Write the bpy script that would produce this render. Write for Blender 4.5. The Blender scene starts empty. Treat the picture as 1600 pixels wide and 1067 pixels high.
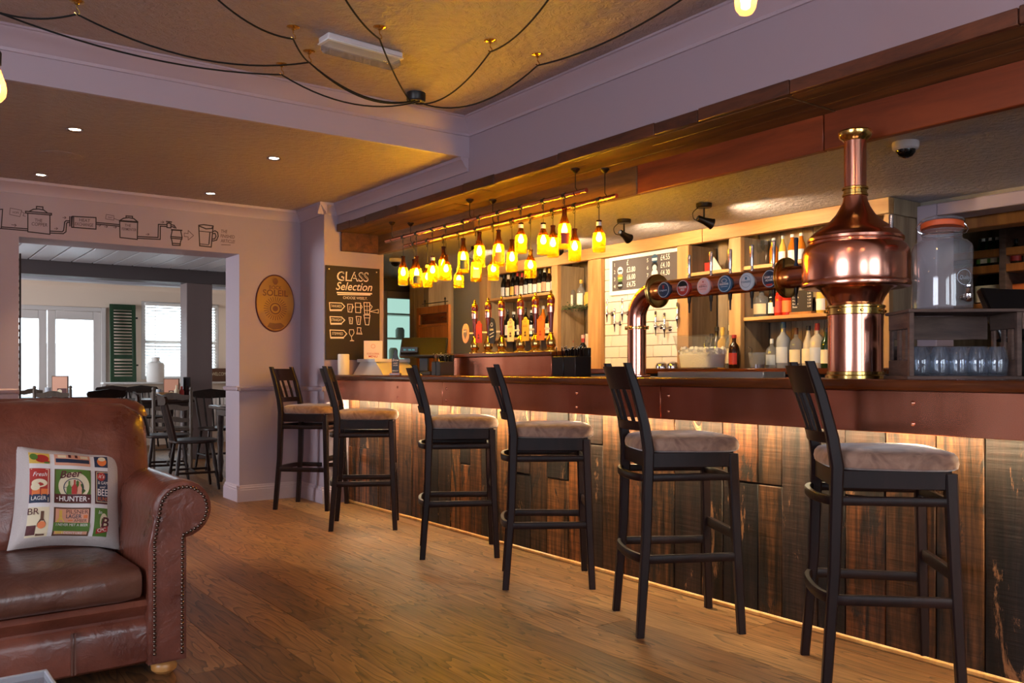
import bpy, bmesh, math, random
from mathutils import Vector, Matrix
random.seed(7)
S = bpy.context.scene
COL = S.collection
R = math.radians
# ---------------------------------------------------------------- camera
F, CU, CV, H = 1370.0, 800.0, 580.0, 1.08
YAW = math.atan2(990, 1370)
cam = bpy.data.cameras.new('camera'); cam.sensor_width = 36.0; cam.lens = F * 36.0 / 1600.0
cam.shift_y = (CV - 533.5) / 1600.0; cam.clip_start = .05
camo = bpy.data.objects.new('camera', cam); COL.objects.link(camo)
camo.location = (0, 0, H); camo.rotation_euler = (R(90), 0, -YAW)
S.camera = camo
# ---------------------------------------------------------------- world, daylight, exposure
W = bpy.data.worlds.new('overcast_sky'); S.world = W; W.use_nodes = True
W.node_tree.nodes['Background'].inputs[0].default_value = (.80, .90, 1.0, 1)
W.node_tree.nodes['Background'].inputs[1].default_value = 9.0
def area(name, loc, rot, sx, sy, power, color, portal=False):
    l = bpy.data.lights.new(name, 'AREA'); l.shape = 'RECTANGLE'; l.size = sx; l.size_y = sy
    l.energy = power; l.color = color; l.cycles.is_portal = portal
    o = bpy.data.objects.new(name, l); COL.objects.link(o); o.location = loc; o.rotation_euler = rot
    return o
DAY = (.80, .82, 1.0)
area('daylight_window', (-1.3, -3.22, 1.45), (R(90), 0, 0), 2.0, 1.4, 11, DAY)       # windows of the wall behind the camera
area('daylight_window', (1.5, -3.22, 1.45), (R(90), 0, 0), 2.0, 1.4, 11, DAY)
area('daylight_window', (-3.22, 1.3, 1.45), (R(90), 0, R(-90)), 2.2, 1.4, 78, DAY)   # window of the left wall
area('daylight_portal', (2.0, 13.62, 1.05), (R(-90), 0, 0), 1.3, 2.0, 1, DAY, True)
area('daylight_portal', (3.6, 13.62, 1.55), (R(-90), 0, 0), 1.3, 1.2, 1, DAY, True)
area('daylight_window', (-3.22, 10.5, 1.5), (R(90), 0, R(-90)), 2.6, 1.4, 260, (.95, .95, 1.0))   # side window of the dining room
S.view_settings.view_transform = 'Standard'; S.view_settings.look = 'None'
S.view_settings.gamma = 1.0; S.view_settings.use_curve_mapping = False
S.view_settings.exposure = -0.2
S.cycles.use_denoising = True; S.cycles.max_bounces = 8; S.cycles.diffuse_bounces = 4
S.cycles.glossy_bounces = 4; S.cycles.transmission_bounces = 4; S.cycles.transparent_max_bounces = 16
S.cycles.sample_clamp_indirect = 6.0; S.cycles.caustics_reflective = False; S.cycles.caustics_refractive = False
# ---------------------------------------------------------------- helpers
def at(u, v, x=None, y=None, z=None, d=None):
    """point seen at photograph pixel (u, v) on a plane x=, y=, z= or at depth d"""
    s = (u - CU) / F; sa, ca = math.sin(YAW), math.cos(YAW)
    r = Vector((sa + ca * s, ca - sa * s, (CV - v) / F))
    t = d if d is not None else (x / r.x if x is not None else (y / r.y if y is not None else (z - H) / r.z))
    return Vector((r.x * t, r.y * t, H + r.z * t))
def sr(r, g, b):
    f = lambda c: (c / 255 / 12.92) if c / 255 <= .04045 else ((c / 255 + .055) / 1.055) ** 2.4
    return (f(r), f(g), f(b), 1)
class G:
    """collects shapes into one mesh"""
    def __init__(s): s.v = []; s.f = []
    def add(s, vs, fs):
        o = len(s.v); s.v += [tuple(q) for q in vs]; s.f += [tuple(i + o for i in f) for f in fs]; return s
    def box(s, x0, x1, y0, y1, z0, z1, b=0.0, M=None):
        if x1 < x0: x0, x1 = x1, x0
        if y1 < y0: y0, y1 = y1, y0
        if z1 < z0: z0, z1 = z1, z0
        b = min(b, (x1 - x0) * .45, (y1 - y0) * .45, (z1 - z0) * .45)
        if b <= 0:
            vs = [(x, y, z) for x in (x0, x1) for y in (y0, y1) for z in (z0, z1)]
            fs = [(0, 1, 3, 2), (4, 6, 7, 5), (0, 4, 5, 1), (2, 3, 7, 6), (0, 2, 6, 4), (1, 5, 7, 3)]
        else:
            c = ((x0 + x1) / 2, (y0 + y1) / 2, (z0 + z1) / 2); hh = ((x1 - x0) / 2, (y1 - y0) / 2, (z1 - z0) / 2)
            vs = []; ix = {}
            for sx in (-1, 1):
                for sy in (-1, 1):
                    for sz in (-1, 1):
                        sg = (sx, sy, sz)
                        for a in range(3):
                            p = [c[k] + sg[k] * (hh[k] if k == a else hh[k] - b) for k in range(3)]
                            ix[(sg, a)] = len(vs); vs.append(tuple(p))
            fs = []
            for a in range(3):
                b1, b2 = (a + 1) % 3, (a + 2) % 3
                for sgn in (-1, 1):
                    q = []
                    for s1, s2 in ((-1, -1), (1, -1), (1, 1), (-1, 1)):
                        sg = [0, 0, 0]; sg[a] = sgn; sg[b1] = s1; sg[b2] = s2; q.append(ix[(tuple(sg), a)])
                    fs.append(tuple(q if sgn > 0 else q[::-1]))
                for s1 in (-1, 1):      # edges along axis a
                    for s2 in (-1, 1):
                        lo = [0, 0, 0]; hi = [0, 0, 0]
                        lo[a] = -1; hi[a] = 1; lo[b1] = hi[b1] = s1; lo[b2] = hi[b2] = s2
                        lo, hi = tuple(lo), tuple(hi)
                        q = [ix[(lo, b1)], ix[(hi, b1)], ix[(hi, b2)], ix[(lo, b2)]]
                        fs.append(tuple(q))
            for sg in [(x, y, z) for x in (-1, 1) for y in (-1, 1) for z in (-1, 1)]:
                fs.append(tuple(ix[(sg, a)] for a in range(3)))
        if M: vs = [M @ Vector(p) for p in vs]
        return s.add(vs, fs)
    def lathe(s, prof, c=(0, 0, 0), n=20, M=None, cap=True):
        """prof: list of (r, z), turned around z"""
        vs = []; fs = []
        for r, z in prof:
            for i in range(n):
                t = 2 * math.pi * i / n; vs.append(Vector((r * math.cos(t), r * math.sin(t), z)))
        for k in range(len(prof) - 1):
            for i in range(n):
                j = (i + 1) % n; fs.append((k * n + i, k * n + j, (k + 1) * n + j, (k + 1) * n + i))
        if cap:
            fs.append(tuple(range(n))[::-1]); fs.append(tuple((len(prof) - 1) * n + i for i in range(n)))
        if M: vs = [M @ p for p in vs]
        return s.add([p + Vector(c) for p in vs], fs)
    def tube(s, pts, r, n=8, closed=False, rect=None, up=(0, 0, 1)):
        """pts: path; r: radius or list; rect=(w, h): rectangular section (w sideways, h along up)"""
        pts = [Vector(p) for p in pts]; m = len(pts); rings = []; pn = None
        for i, p in enumerate(pts):
            a = pts[i - 1] if (i or closed) else p; b = pts[(i + 1) % m] if (i < m - 1 or closed) else p
            t = (b - a).normalized()
            if rect:
                upv = Vector(up); sd = t.cross(upv)
                sd = sd.normalized() if sd.length > 1e-5 else Vector((1, 0, 0)); uu = sd.cross(t).normalized()
                w, h = (rect[i] if isinstance(rect[0], (tuple, list)) else rect); w /= 2; h /= 2
                e = .25
                rings.append([p + sd * w * a_ + uu * h * b_ for a_, b_ in ((1, 1 - e), (1 - e, 1), (e - 1, 1), (-1, 1 - e), (-1, e - 1), (e - 1, -1), (1 - e, -1), (1, e - 1))])
            else:
                if pn is None:
                    pn = t.orthogonal().normalized()
                else:
                    pn = (pn - t * pn.dot(t)); pn = pn.normalized() if pn.length > 1e-6 else t.orthogonal().normalized()
                q = t.cross(pn); rr = r[i] if isinstance(r, (list, tuple)) else r
                rings.append([p + (pn * math.cos(2 * math.pi * k / n) + q * math.sin(2 * math.pi * k / n)) * rr for k in range(n)])
        return s.loft(rings, closed)
    def loft(s, rings, closed=False, cap=True):
        n = len(rings[0]); m = len(rings); vs = [p for rg in rings for p in rg]; fs = []
        for k in range(m if closed else m - 1):
            k2 = (k + 1) % m
            for i in range(n):
                j = (i + 1) % n; fs.append((k * n + i, k * n + j, k2 * n + j, k2 * n + i))
        if cap and not closed:
            fs.append(tuple(range(n))[::-1]); fs.append(tuple((m - 1) * n + i for i in range(n)))
        return s.add(vs, fs)
    def prism(s, poly, a, b, M):
        """poly of 2-D points extruded from a to b along the third axis of frame M"""
        n = len(poly); vs = [M @ Vector((x, y, a)) for x, y in poly] + [M @ Vector((x, y, b)) for x, y in poly]
        fs = [tuple(range(n))[::-1], tuple(range(n, 2 * n))] + [(i, (i + 1) % n, n + (i + 1) % n, n + i) for i in range(n)]
        return s.add(vs, fs)
    def grid(s, fn, nu, nv):
        vs = [fn(i / nu, j / nv) for j in range(nv + 1) for i in range(nu + 1)]
        fs = [(j * (nu + 1) + i, j * (nu + 1) + i + 1, (j + 1) * (nu + 1) + i + 1, (j + 1) * (nu + 1) + i) for j in range(nv) for i in range(nu)]
        return s.add(vs, fs)
    def build(s, name, mat, parent=None, smooth=True, fix=True, ang=38):
        me = bpy.data.meshes.new(name); me.from_pydata(s.v, [], s.f)
        if fix:
            bm = bmesh.new(); bm.from_mesh(me); bmesh.ops.recalc_face_normals(bm, faces=bm.faces); bm.to_mesh(me); bm.free()
        me.materials.append(M_[mat] if isinstance(mat, str) else mat)
        if smooth:
            me.polygons.foreach_set('use_smooth', [True] * len(me.polygons)); me.set_sharp_from_angle(angle=R(ang))
        o = bpy.data.objects.new(name, me); COL.objects.link(o)
        if parent: o.parent = parent
        return o
def tag(o, label, cat, group=None):
    o['label'] = label; o['category'] = cat
    if group: o['group'] = group
    return o
def thing(name, label, cat, loc=(0, 0, 0), rz=0, group=None):
    o = bpy.data.objects.new(name, None); COL.objects.link(o); o.location = loc; o.rotation_euler = (0, 0, rz)
    return tag(o, label, cat, group)
def struct(o): o['kind'] = 'structure'; return o
def piece(name, mesh, parent, loc=(0, 0, 0), scale=(1, 1, 1)):
    o = bpy.data.objects.new(name, mesh); COL.objects.link(o); o.parent = parent; o.location = loc; o.scale = scale; return o
def copy_tree(o, parent=None):
    c = o.copy(); COL.objects.link(c); c.parent = parent
    for ch in list(o.children): copy_tree(ch, c)
    return c
ORD = 'first second third fourth fifth sixth seventh eighth ninth tenth eleventh twelfth thirteenth fourteenth fifteenth sixteenth seventeenth eighteenth nineteenth twentieth twenty-first twenty-second'.split()
def spline(pts, n=8):
    pts = [Vector(p) for p in pts]; out = []
    for i in range(len(pts) - 1):
        p0 = pts[max(i - 1, 0)]; p1 = pts[i]; p2 = pts[i + 1]; p3 = pts[min(i + 2, len(pts) - 1)]
        for k in range(n):
            t = k / n
            out.append(.5 * ((2 * p1) + (p2 - p0) * t + (2 * p0 - 5 * p1 + 4 * p2 - p3) * t * t + (3 * p1 - p0 - 3 * p2 + p3) * t ** 3))
    return out + [pts[-1]]
class Draw:
    """flat print: 2-D strokes, discs, text, mapped onto a surface by fn(a, b)"""
    def __init__(s): s.v = []; s.f = []; s.t = []
    def add(s, vs, fs):
        o = len(s.v); s.v += list(vs); s.f += [tuple(i + o for i in f) for f in fs]; return s
    def line(s, pts, w, closed=False):
        pts = list(pts) + ([pts[0]] if closed else [])
        for (x0, y0), (x1, y1) in zip(pts, pts[1:]):
            L = math.hypot(x1 - x0, y1 - y0)
            if L < 1e-9: continue
            ex, ey = (x1 - x0) / L * w * .4, (y1 - y0) / L * w * .4; nx, ny = -(y1 - y0) / L * w / 2, (x1 - x0) / L * w / 2
            s.add([(x0 - ex + nx, y0 - ey + ny), (x0 - ex - nx, y0 - ey - ny), (x1 + ex - nx, y1 + ey - ny), (x1 + ex + nx, y1 + ey + ny)], [(0, 1, 2, 3)])
        return s
    def rect(s, x0, y0, x1, y1, n=1, m=1):
        vs = [(x0 + (x1 - x0) * i / n, y0 + (y1 - y0) * j / m) for j in range(m + 1) for i in range(n + 1)]
        return s.add(vs, [(j * (n + 1) + i, j * (n + 1) + i + 1, (j + 1) * (n + 1) + i + 1, (j + 1) * (n + 1) + i) for j in range(m) for i in range(n)])
    def poly(s, pts): return s.add(pts, [tuple(range(len(pts)))])
    def disc(s, x, y, r, ry=None, n=24, r0=0):
        ry = ry or r; c = [(x + r * math.cos(2 * math.pi * i / n), y + ry * math.sin(2 * math.pi * i / n)) for i in range(n)]
        if not r0: return s.poly(c)
        k = r0 / r; d = [(x + (a - x) * k, y + (b - y) * k) for a, b in c]
        return s.add(c + d, [(i, (i + 1) % n, n + (i + 1) % n, n + i) for i in range(n)])
    def text(s, t, x, y, h, align='CENTER', wide=1.0, shear=0.0, bold=0.0, rot=0.0, fit=None):
        c = bpy.data.curves.new('t', 'FONT'); c.body = t; c.align_x = align; c.size = 1; c.offset = bold; c.resolution_u = 3
        o = bpy.data.objects.new('t', c); me = bpy.data.meshes.new_from_object(o)
        vs = [(q.co.x, q.co.y) for q in me.vertices]; fs = [tuple(p.vertices) for p in me.polygons]
        bpy.data.objects.remove(o); bpy.data.curves.remove(c); bpy.data.meshes.remove(me)
        if not vs: return s
        k = h / .69
        if fit:
            wid = max(a for a, b in vs) - min(a for a, b in vs); wide = fit / (wid * k)
        ca, sa = math.cos(rot), math.sin(rot); out = []
        for a, b in vs:
            a, b = (a + shear * b) * k * wide, b * k
            out.append((x + a * ca - b * sa, y + a * sa + b * ca))
        s.t.append((out, fs)); return s
    def build(s, name, mat, parent, fn):
        r = None
        for vs, fs in ([(s.v, s.f)] if s.v else []) + s.t:      # each line of lettering is a part of its own
            g = G(); g.add([fn(a, b) for a, b in vs], fs); o = g.build(name, mat, parent, smooth=False, fix=False); r = r or o
        return r
def plane_map(o, U, V, off=0.0):
    o, U, V = Vector(o), Vector(U), Vector(V); n = U.cross(V).normalized() * off
    return lambda a, b: o + U * a + V * b + n
# ---------------------------------------------------------------- materials
M_ = {}
def nodes(name):
    m = bpy.data.materials.new(name); m.use_nodes = True; M_[name] = m
    nt = m.node_tree; return m, nt, nt.nodes['Principled BSDF']
def setp(b, **k):
    for a, v in k.items():
        n = a.replace('_', ' ')
        if n in b.inputs: b.inputs[n].default_value = v
def nd(nt, t, **k):
    n = nt.nodes.new(t)
    for a, v in k.items():
        if a.startswith('i_'): n.inputs[a[2:].replace('_', ' ')].default_value = v
        else: setattr(n, a, v)
    return n
def plain(name, col, rough=.5, metal=0, bump=0, bscale=60, **k):
    m, nt, b = nodes(name); b.inputs['Base Color'].default_value = col; b.inputs['Roughness'].default_value = rough
    b.inputs['Metallic'].default_value = metal; setp(b, **k)
    if bump:
        tc = nd(nt, 'ShaderNodeTexCoord'); nz = nd(nt, 'ShaderNodeTexNoise', i_Scale=bscale, i_Detail=3.0)
        bp = nd(nt, 'ShaderNodeBump', i_Strength=bump, i_Distance=.01)
        nt.links.new(tc.outputs['Object'], nz.inputs['Vector']); nt.links.new(nz.outputs[0], bp.inputs['Height']); nt.links.new(bp.outputs[0], b.inputs['Normal'])
    return m
def ramp(nt, stops, const=False):
    r = nd(nt, 'ShaderNodeValToRGB'); e = r.color_ramp
    if const: e.interpolation = 'CONSTANT'
    while len(e.elements) < len(stops): e.elements.new(.5)
    for q, (p, c) in zip(e.elements, stops): q.position = p; q.color = c
    return r
def wood(name, c0, c1, stretch=(1, 1, 1), scale=9, rough=.45, vary=.35, bump=.15, extra=None, coat=0, wear=None):
    """grain: noise stretched along one axis; each object shifts the grain and its own shade"""
    m, nt, b = nodes(name); L = nt.links.new
    tc = nd(nt, 'ShaderNodeTexCoord'); oi = nd(nt, 'ShaderNodeObjectInfo')
    mu = nd(nt, 'ShaderNodeMath', operation='MULTIPLY'); mu.inputs[1].default_value = 53.0; L(oi.outputs['Random'], mu.inputs[0])
    ad = nd(nt, 'ShaderNodeVectorMath', operation='ADD'); L(tc.outputs['Object'], ad.inputs[0]); L(mu.outputs[0], ad.inputs[1])
    mp = nd(nt, 'ShaderNodeMapping'); mp.inputs['Scale'].default_value = stretch; L(ad.outputs[0], mp.inputs['Vector'])
    nz = nd(nt, 'ShaderNodeTexNoise', i_Scale=scale, i_Detail=6.0, i_Roughness=.65, i_Distortion=.6); L(mp.outputs[0], nz.inputs['Vector'])
    rp = ramp(nt, [(.3, c0), (.7, c1)]); L(nz.outputs[0], rp.inputs[0]); out = rp.outputs[0]
    if extra:      # per-object board colours
        r2 = ramp(nt, [(i / len(extra), c) for i, c in enumerate(extra)], True); L(oi.outputs['Random'], r2.inputs[0])
        mx = nd(nt, 'ShaderNodeMix', data_type='RGBA', blend_type='MULTIPLY'); mx.inputs[0].default_value = 1
        L(out, mx.inputs[6]); L(r2.outputs[0], mx.inputs[7]); out = mx.outputs[2]
    if wear:       # worn patches of another colour
        w2 = nd(nt, 'ShaderNodeTexNoise', i_Scale=wear[1], i_Detail=7.0, i_Roughness=.7); mp2 = nd(nt, 'ShaderNodeMapping'); mp2.inputs['Scale'].default_value = wear[2]
        L(ad.outputs[0], mp2.inputs['Vector']); L(mp2.outputs[0], w2.inputs['Vector'])
        r3 = ramp(nt, [(wear[3], (0, 0, 0, 1)), (wear[3] + .1, (1, 1, 1, 1))]); L(w2.outputs[0], r3.inputs[0])
        mx = nd(nt, 'ShaderNodeMix', data_type='RGBA'); L(r3.outputs[0], mx.inputs[0]); L(out, mx.inputs[6]); mx.inputs[7].default_value = wear[0]; out = mx.outputs[2]
    hs = nd(nt, 'ShaderNodeHueSaturation'); mr = nd(nt, 'ShaderNodeMapRange'); mr.inputs[3].default_value = 1 - vary; mr.inputs[4].default_value = 1 + vary
    L(oi.outputs['Random'], mr.inputs[0]); L(mr.outputs[0], hs.inputs['Value']); L(out, hs.inputs['Color']); L(hs.outputs[0], b.inputs['Base Color'])
    bp = nd(nt, 'ShaderNodeBump', i_Strength=bump, i_Distance=.004); L(nz.outputs[0], bp.inputs['Height']); L(bp.outputs[0], b.inputs['Normal'])
    b.inputs['Roughness'].default_value = rough; setp(b, Coat_Weight=coat, Coat_Roughness=.15)
    return m
def emit(name, col, strength):
    m, nt, b = nodes(name); setp(b, Base_Color=(0, 0, 0, 1), Emission_Color=col, Emission_Strength=strength, Roughness=1.0); return m
def glass(name, tint, rough=.04, body=.0, bodycol=(1, 1, 1, 1), ior=1.35, lit=False):
    """thin-walled glass: tinted see-through plus fresnel reflection, optional milky body"""
    m = bpy.data.materials.new(name); m.use_nodes = True; M_[name] = m; nt = m.node_tree; nt.nodes.clear(); L = nt.links.new
    out = nd(nt, 'ShaderNodeOutputMaterial'); tr = nd(nt, 'ShaderNodeBsdfTransparent'); tr.inputs[0].default_value = tint
    gl = nd(nt, 'ShaderNodeBsdfGlossy'); gl.inputs['Roughness'].default_value = rough
    fr = nd(nt, 'ShaderNodeFresnel'); fr.inputs['IOR'].default_value = ior; mx = nd(nt, 'ShaderNodeMixShader')
    src = tr.outputs[0]
    if body:
        df = nd(nt, 'ShaderNodeBsdfTranslucent' if lit else 'ShaderNodeBsdfDiffuse'); df.inputs[0].default_value = bodycol; m2 = nd(nt, 'ShaderNodeMixShader'); m2.inputs[0].default_value = body
        L(tr.outputs[0], m2.inputs[1]); L(df.outputs[0], m2.inputs[2]); src = m2.outputs[0]
    ge = nd(nt, 'ShaderNodeNewGeometry'); iv = nd(nt, 'ShaderNodeMath', operation='SUBTRACT'); iv.inputs[0].default_value = 1.0; L(ge.outputs['Backfacing'], iv.inputs[1])
    mu = nd(nt, 'ShaderNodeMath', operation='MULTIPLY'); L(fr.outputs[0], mu.inputs[0]); L(iv.outputs[0], mu.inputs[1])      # reflect on the outer side of each wall only
    L(mu.outputs[0], mx.inputs[0]); L(src, mx.inputs[1]); L(gl.outputs[0], mx.inputs[2]); L(mx.outputs[0], out.inputs[0])
    return m
def embossed(name, col, rough=.6, scale=14, strength=.35):
    m, nt, b = nodes(name); L = nt.links.new; b.inputs['Base Color'].default_value = col; b.inputs['Roughness'].default_value = rough
    tc = nd(nt, 'ShaderNodeTexCoord'); nz = nd(nt, 'ShaderNodeTexNoise', i_Scale=scale, i_Detail=2.0, i_Distortion=3.5)
    w = nd(nt, 'ShaderNodeTexVoronoi', i_Scale=scale * 1.3); w.feature = 'SMOOTH_F1'
    ad = nd(nt, 'ShaderNodeMath', operation='ADD'); bp = nd(nt, 'ShaderNodeBump', i_Strength=strength, i_Distance=.012)
    L(tc.outputs['Object'], nz.inputs['Vector']); L(tc.outputs['Object'], w.inputs['Vector']); L(nz.outputs[0], ad.inputs[0]); L(w.outputs['Distance'], ad.inputs[1])
    L(ad.outputs[0], bp.inputs['Height']); L(bp.outputs[0], b.inputs['Normal']); return m
def leather(name, c0, c1, rough=.32):
    m, nt, b = nodes(name); L = nt.links.new; tc = nd(nt, 'ShaderNodeTexCoord')
    n1 = nd(nt, 'ShaderNodeTexNoise', i_Scale=5.0, i_Detail=6.0, i_Roughness=.6); n2 = nd(nt, 'ShaderNodeTexVoronoi', i_Scale=170.0)
    n3 = nd(nt, 'ShaderNodeTexNoise', i_Scale=14.0, i_Detail=4.0, i_Distortion=1.5)
    for n in (n1, n2, n3): L(tc.outputs['Object'], n.inputs['Vector'])
    rp = ramp(nt, [(.3, c0), (.72, c1)]); L(n1.outputs[0], rp.inputs[0]); L(rp.outputs[0], b.inputs['Base Color'])
    b1 = nd(nt, 'ShaderNodeBump', i_Strength=.12, i_Distance=.002); L(n2.outputs['Distance'], b1.inputs['Height'])
    b2 = nd(nt, 'ShaderNodeBump', i_Strength=.22, i_Distance=.02); L(n3.outputs[0], b2.inputs['Height']); L(b1.outputs[0], b2.inputs['Normal']); L(b2.outputs[0], b.inputs['Normal'])
    mr = nd(nt, 'ShaderNodeMapRange'); mr.inputs[3].default_value = rough - .08; mr.inputs[4].default_value = rough + .16; L(n1.outputs[0], mr.inputs[0]); L(mr.outputs[0], b.inputs['Roughness']); setp(b, Coat_Weight=.25, Coat_Roughness=.22)
    return m
plain('paint', sr(160, 142, 152), .55, bump=.05, bscale=25)
embossed('ceiling_paper', sr(160, 142, 136), .45, 18, .7)
embossed('bar_ceiling_paper', sr(196, 188, 192), .45, 22, .7)
plain('trim_paint', sr(174, 156, 166), .4)
plain('white_paint', sr(214, 208, 204), .45)
plain('grey_paint', sr(120, 106, 104), .5)
plain('dark_grey_paint', sr(84, 78, 80), .5)
plain('cream_wall', sr(236, 216, 196), .6)
plain('beige_wall', sr(150, 138, 122), .6)
plain('board_blue', sr(196, 200, 210), .4)
plain('ink', sr(38, 24, 28), .7)
plain('faint_ink', sr(84, 62, 68), .7)
FL = [sr(255, 255, 250), sr(226, 216, 204), sr(250, 240, 226), sr(206, 192, 180), sr(255, 250, 236), sr(190, 174, 162), sr(238, 228, 214)]
def oak_floor(name):
    m, nt, b = nodes(name); L = nt.links.new; tc = nd(nt, 'ShaderNodeTexCoord'); oi = nd(nt, 'ShaderNodeObjectInfo')
    mu = nd(nt, 'ShaderNodeMath', operation='MULTIPLY'); mu.inputs[1].default_value = 91.0; L(oi.outputs['Random'], mu.inputs[0])
    ad = nd(nt, 'ShaderNodeVectorMath', operation='ADD'); L(tc.outputs['Object'], ad.inputs[0]); L(mu.outputs[0], ad.inputs[1])
    def mapped(st): mp = nd(nt, 'ShaderNodeMapping'); mp.inputs['Scale'].default_value = st; L(ad.outputs[0], mp.inputs['Vector']); return mp.outputs[0]
    n1 = nd(nt, 'ShaderNodeTexNoise', i_Scale=6.0, i_Detail=3.0, i_Distortion=.3); L(mapped((1, .12, 1)), n1.inputs['Vector'])
    rg = nd(nt, 'ShaderNodeMath', operation='MULTIPLY'); rg.inputs[1].default_value = 16.0; L(n1.outputs[0], rg.inputs[0])      # growth rings as contours of a stretched noise
    fr = nd(nt, 'ShaderNodeMath', operation='FRACT'); L(rg.outputs[0], fr.inputs[0])
    n2 = nd(nt, 'ShaderNodeTexNoise', i_Scale=90.0, i_Detail=4.0); L(mapped((1, .04, 1)), n2.inputs['Vector'])
    n3 = nd(nt, 'ShaderNodeTexNoise', i_Scale=3.0, i_Detail=2.0); L(mapped((1, .5, 1)), n3.inputs['Vector'])
    rp = ramp(nt, [(.0, sr(86, 58, 36)), (.25, sr(140, 100, 64)), (1.0, sr(160, 118, 78))]); L(fr.outputs[0], rp.inputs[0])
    r2 = ramp(nt, [(.3, (.72, .70, .68, 1)), (.62, (1.08, 1.06, 1.04, 1))]); L(n2.outputs[0], r2.inputs[0])
    mx = nd(nt, 'ShaderNodeMix', data_type='RGBA', blend_type='MULTIPLY'); mx.inputs[0].default_value = 1; L(rp.outputs[0], mx.inputs[6]); L(r2.outputs[0], mx.inputs[7])
    r3 = ramp(nt, [(i / len(FL), c) for i, c in enumerate(FL)], True); L(oi.outputs['Random'], r3.inputs[0])
    m2 = nd(nt, 'ShaderNodeMix', data_type='RGBA', blend_type='MULTIPLY'); m2.inputs[0].default_value = 1; L(mx.outputs[2], m2.inputs[6]); L(r3.outputs[0], m2.inputs[7])
    r4 = ramp(nt, [(.3, (.8, .8, .8, 1)), (.7, (1.12, 1.1, 1.08, 1))]); L(n3.outputs[0], r4.inputs[0])
    m3 = nd(nt, 'ShaderNodeMix', data_type='RGBA', blend_type='MULTIPLY'); m3.inputs[0].default_value = 1; L(m2.outputs[2], m3.inputs[6]); L(r4.outputs[0], m3.inputs[7]); L(m3.outputs[2], b.inputs['Base Color'])
    bp = nd(nt, 'ShaderNodeBump', i_Strength=.15, i_Distance=.002); L(n2.outputs[0], bp.inputs['Height']); L(bp.outputs[0], b.inputs['Normal']); setp(b, Roughness=.47); b.inputs['Specular IOR Level'].default_value = .4
oak_floor('floor_oak')
BP = [sr(120, 100, 88), sr(255, 222, 186), sr(206, 160, 124), sr(140, 108, 86), sr(255, 204, 150), sr(176, 128, 96), sr(235, 206, 176), sr(150, 126, 108)]
def reclaimed(name, c0, c1, patch, thr):
    """rough-sawn board: long grain, cross saw marks, flaking patches of old finish; each board its own tone"""
    m, nt, b = nodes(name); L = nt.links.new
    tc = nd(nt, 'ShaderNodeTexCoord'); oi = nd(nt, 'ShaderNodeObjectInfo')
    mu = nd(nt, 'ShaderNodeMath', operation='MULTIPLY'); mu.inputs[1].default_value = 71.0; L(oi.outputs['Random'], mu.inputs[0])
    ad = nd(nt, 'ShaderNodeVectorMath', operation='ADD'); L(tc.outputs['Object'], ad.inputs[0]); L(mu.outputs[0], ad.inputs[1])
    def noise(scale, st, det=6.0, dist=.4, rough=.65):
        mp = nd(nt, 'ShaderNodeMapping'); mp.inputs['Scale'].default_value = st; L(ad.outputs[0], mp.inputs['Vector'])
        n = nd(nt, 'ShaderNodeTexNoise', i_Scale=scale, i_Detail=det, i_Distortion=dist, i_Roughness=rough); L(mp.outputs[0], n.inputs['Vector']); return n.outputs[0]
    grain = noise(28, (1, 1, .07)); saw = noise(60, (.05, .05, 1), 2.0, .2); blotch = noise(5, (1, 1.5, .45), 8.0, .6, .75); broad = noise(2.2, (1, 1, .5), 2.0)
    rp = ramp(nt, [(.36, c0), (.52, tuple((p + q) / 2 for p, q in zip(c0, c1))), (.66, c1)]); L(grain, rp.inputs[0])
    r2 = ramp(nt, [(i / len(BP), c) for i, c in enumerate(BP)], True); L(oi.outputs['Random'], r2.inputs[0])
    mx = nd(nt, 'ShaderNodeMix', data_type='RGBA', blend_type='MULTIPLY'); mx.inputs[0].default_value = .8; L(rp.outputs[0], mx.inputs[6]); L(r2.outputs[0], mx.inputs[7])
    rs = ramp(nt, [(.42, (.55, .55, .55, 1)), (.58, (1.25, 1.25, 1.25, 1))]); L(saw, rs.inputs[0])
    m3 = nd(nt, 'ShaderNodeMix', data_type='RGBA', blend_type='MULTIPLY'); L(broad, m3.inputs[0]); L(mx.outputs[2], m3.inputs[6]); L(rs.outputs[0], m3.inputs[7])
    rb = ramp(nt, [(thr, (0, 0, 0, 1)), (thr + .05, (1, 1, 1, 1))]); L(blotch, rb.inputs[0])
    m4 = nd(nt, 'ShaderNodeMix', data_type='RGBA'); L(rb.outputs[0], m4.inputs[0]); L(m3.outputs[2], m4.inputs[6]); m4.inputs[7].default_value = patch; L(m4.outputs[2], b.inputs['Base Color'])
    sm = nd(nt, 'ShaderNodeMath', operation='ADD'); L(grain, sm.inputs[0]); L(saw, sm.inputs[1]); bp = nd(nt, 'ShaderNodeBump', i_Strength=.5, i_Distance=.004); L(sm.outputs[0], bp.inputs['Height']); L(bp.outputs[0], b.inputs['Normal'])
    b.inputs['Roughness'].default_value = .62; b.inputs['Specular IOR Level'].default_value = .3
reclaimed('reclaimed', sr(38, 25, 15), sr(142, 98, 58), sr(30, 23, 19), .55)
reclaimed('reclaimed_black', sr(20, 16, 16), sr(62, 46, 38), sr(136, 94, 62), .57)
wood('soffit_board', sr(52, 34, 18), sr(132, 90, 48), (1, .12, 1), 10, .5, .2, .3)
wood('fascia_board', sr(44, 24, 20), sr(104, 58, 36), (1, .2, 1), 14, .5, .3, .3)
wood('stained_beam', sr(92, 36, 18), sr(150, 70, 34), (1, .1, 1), 8, .42, .15, .2)
wood('pine_beam', sr(168, 118, 68), sr(214, 172, 116), (1, .12, 1), 7, .55, .12, .15)
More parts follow.
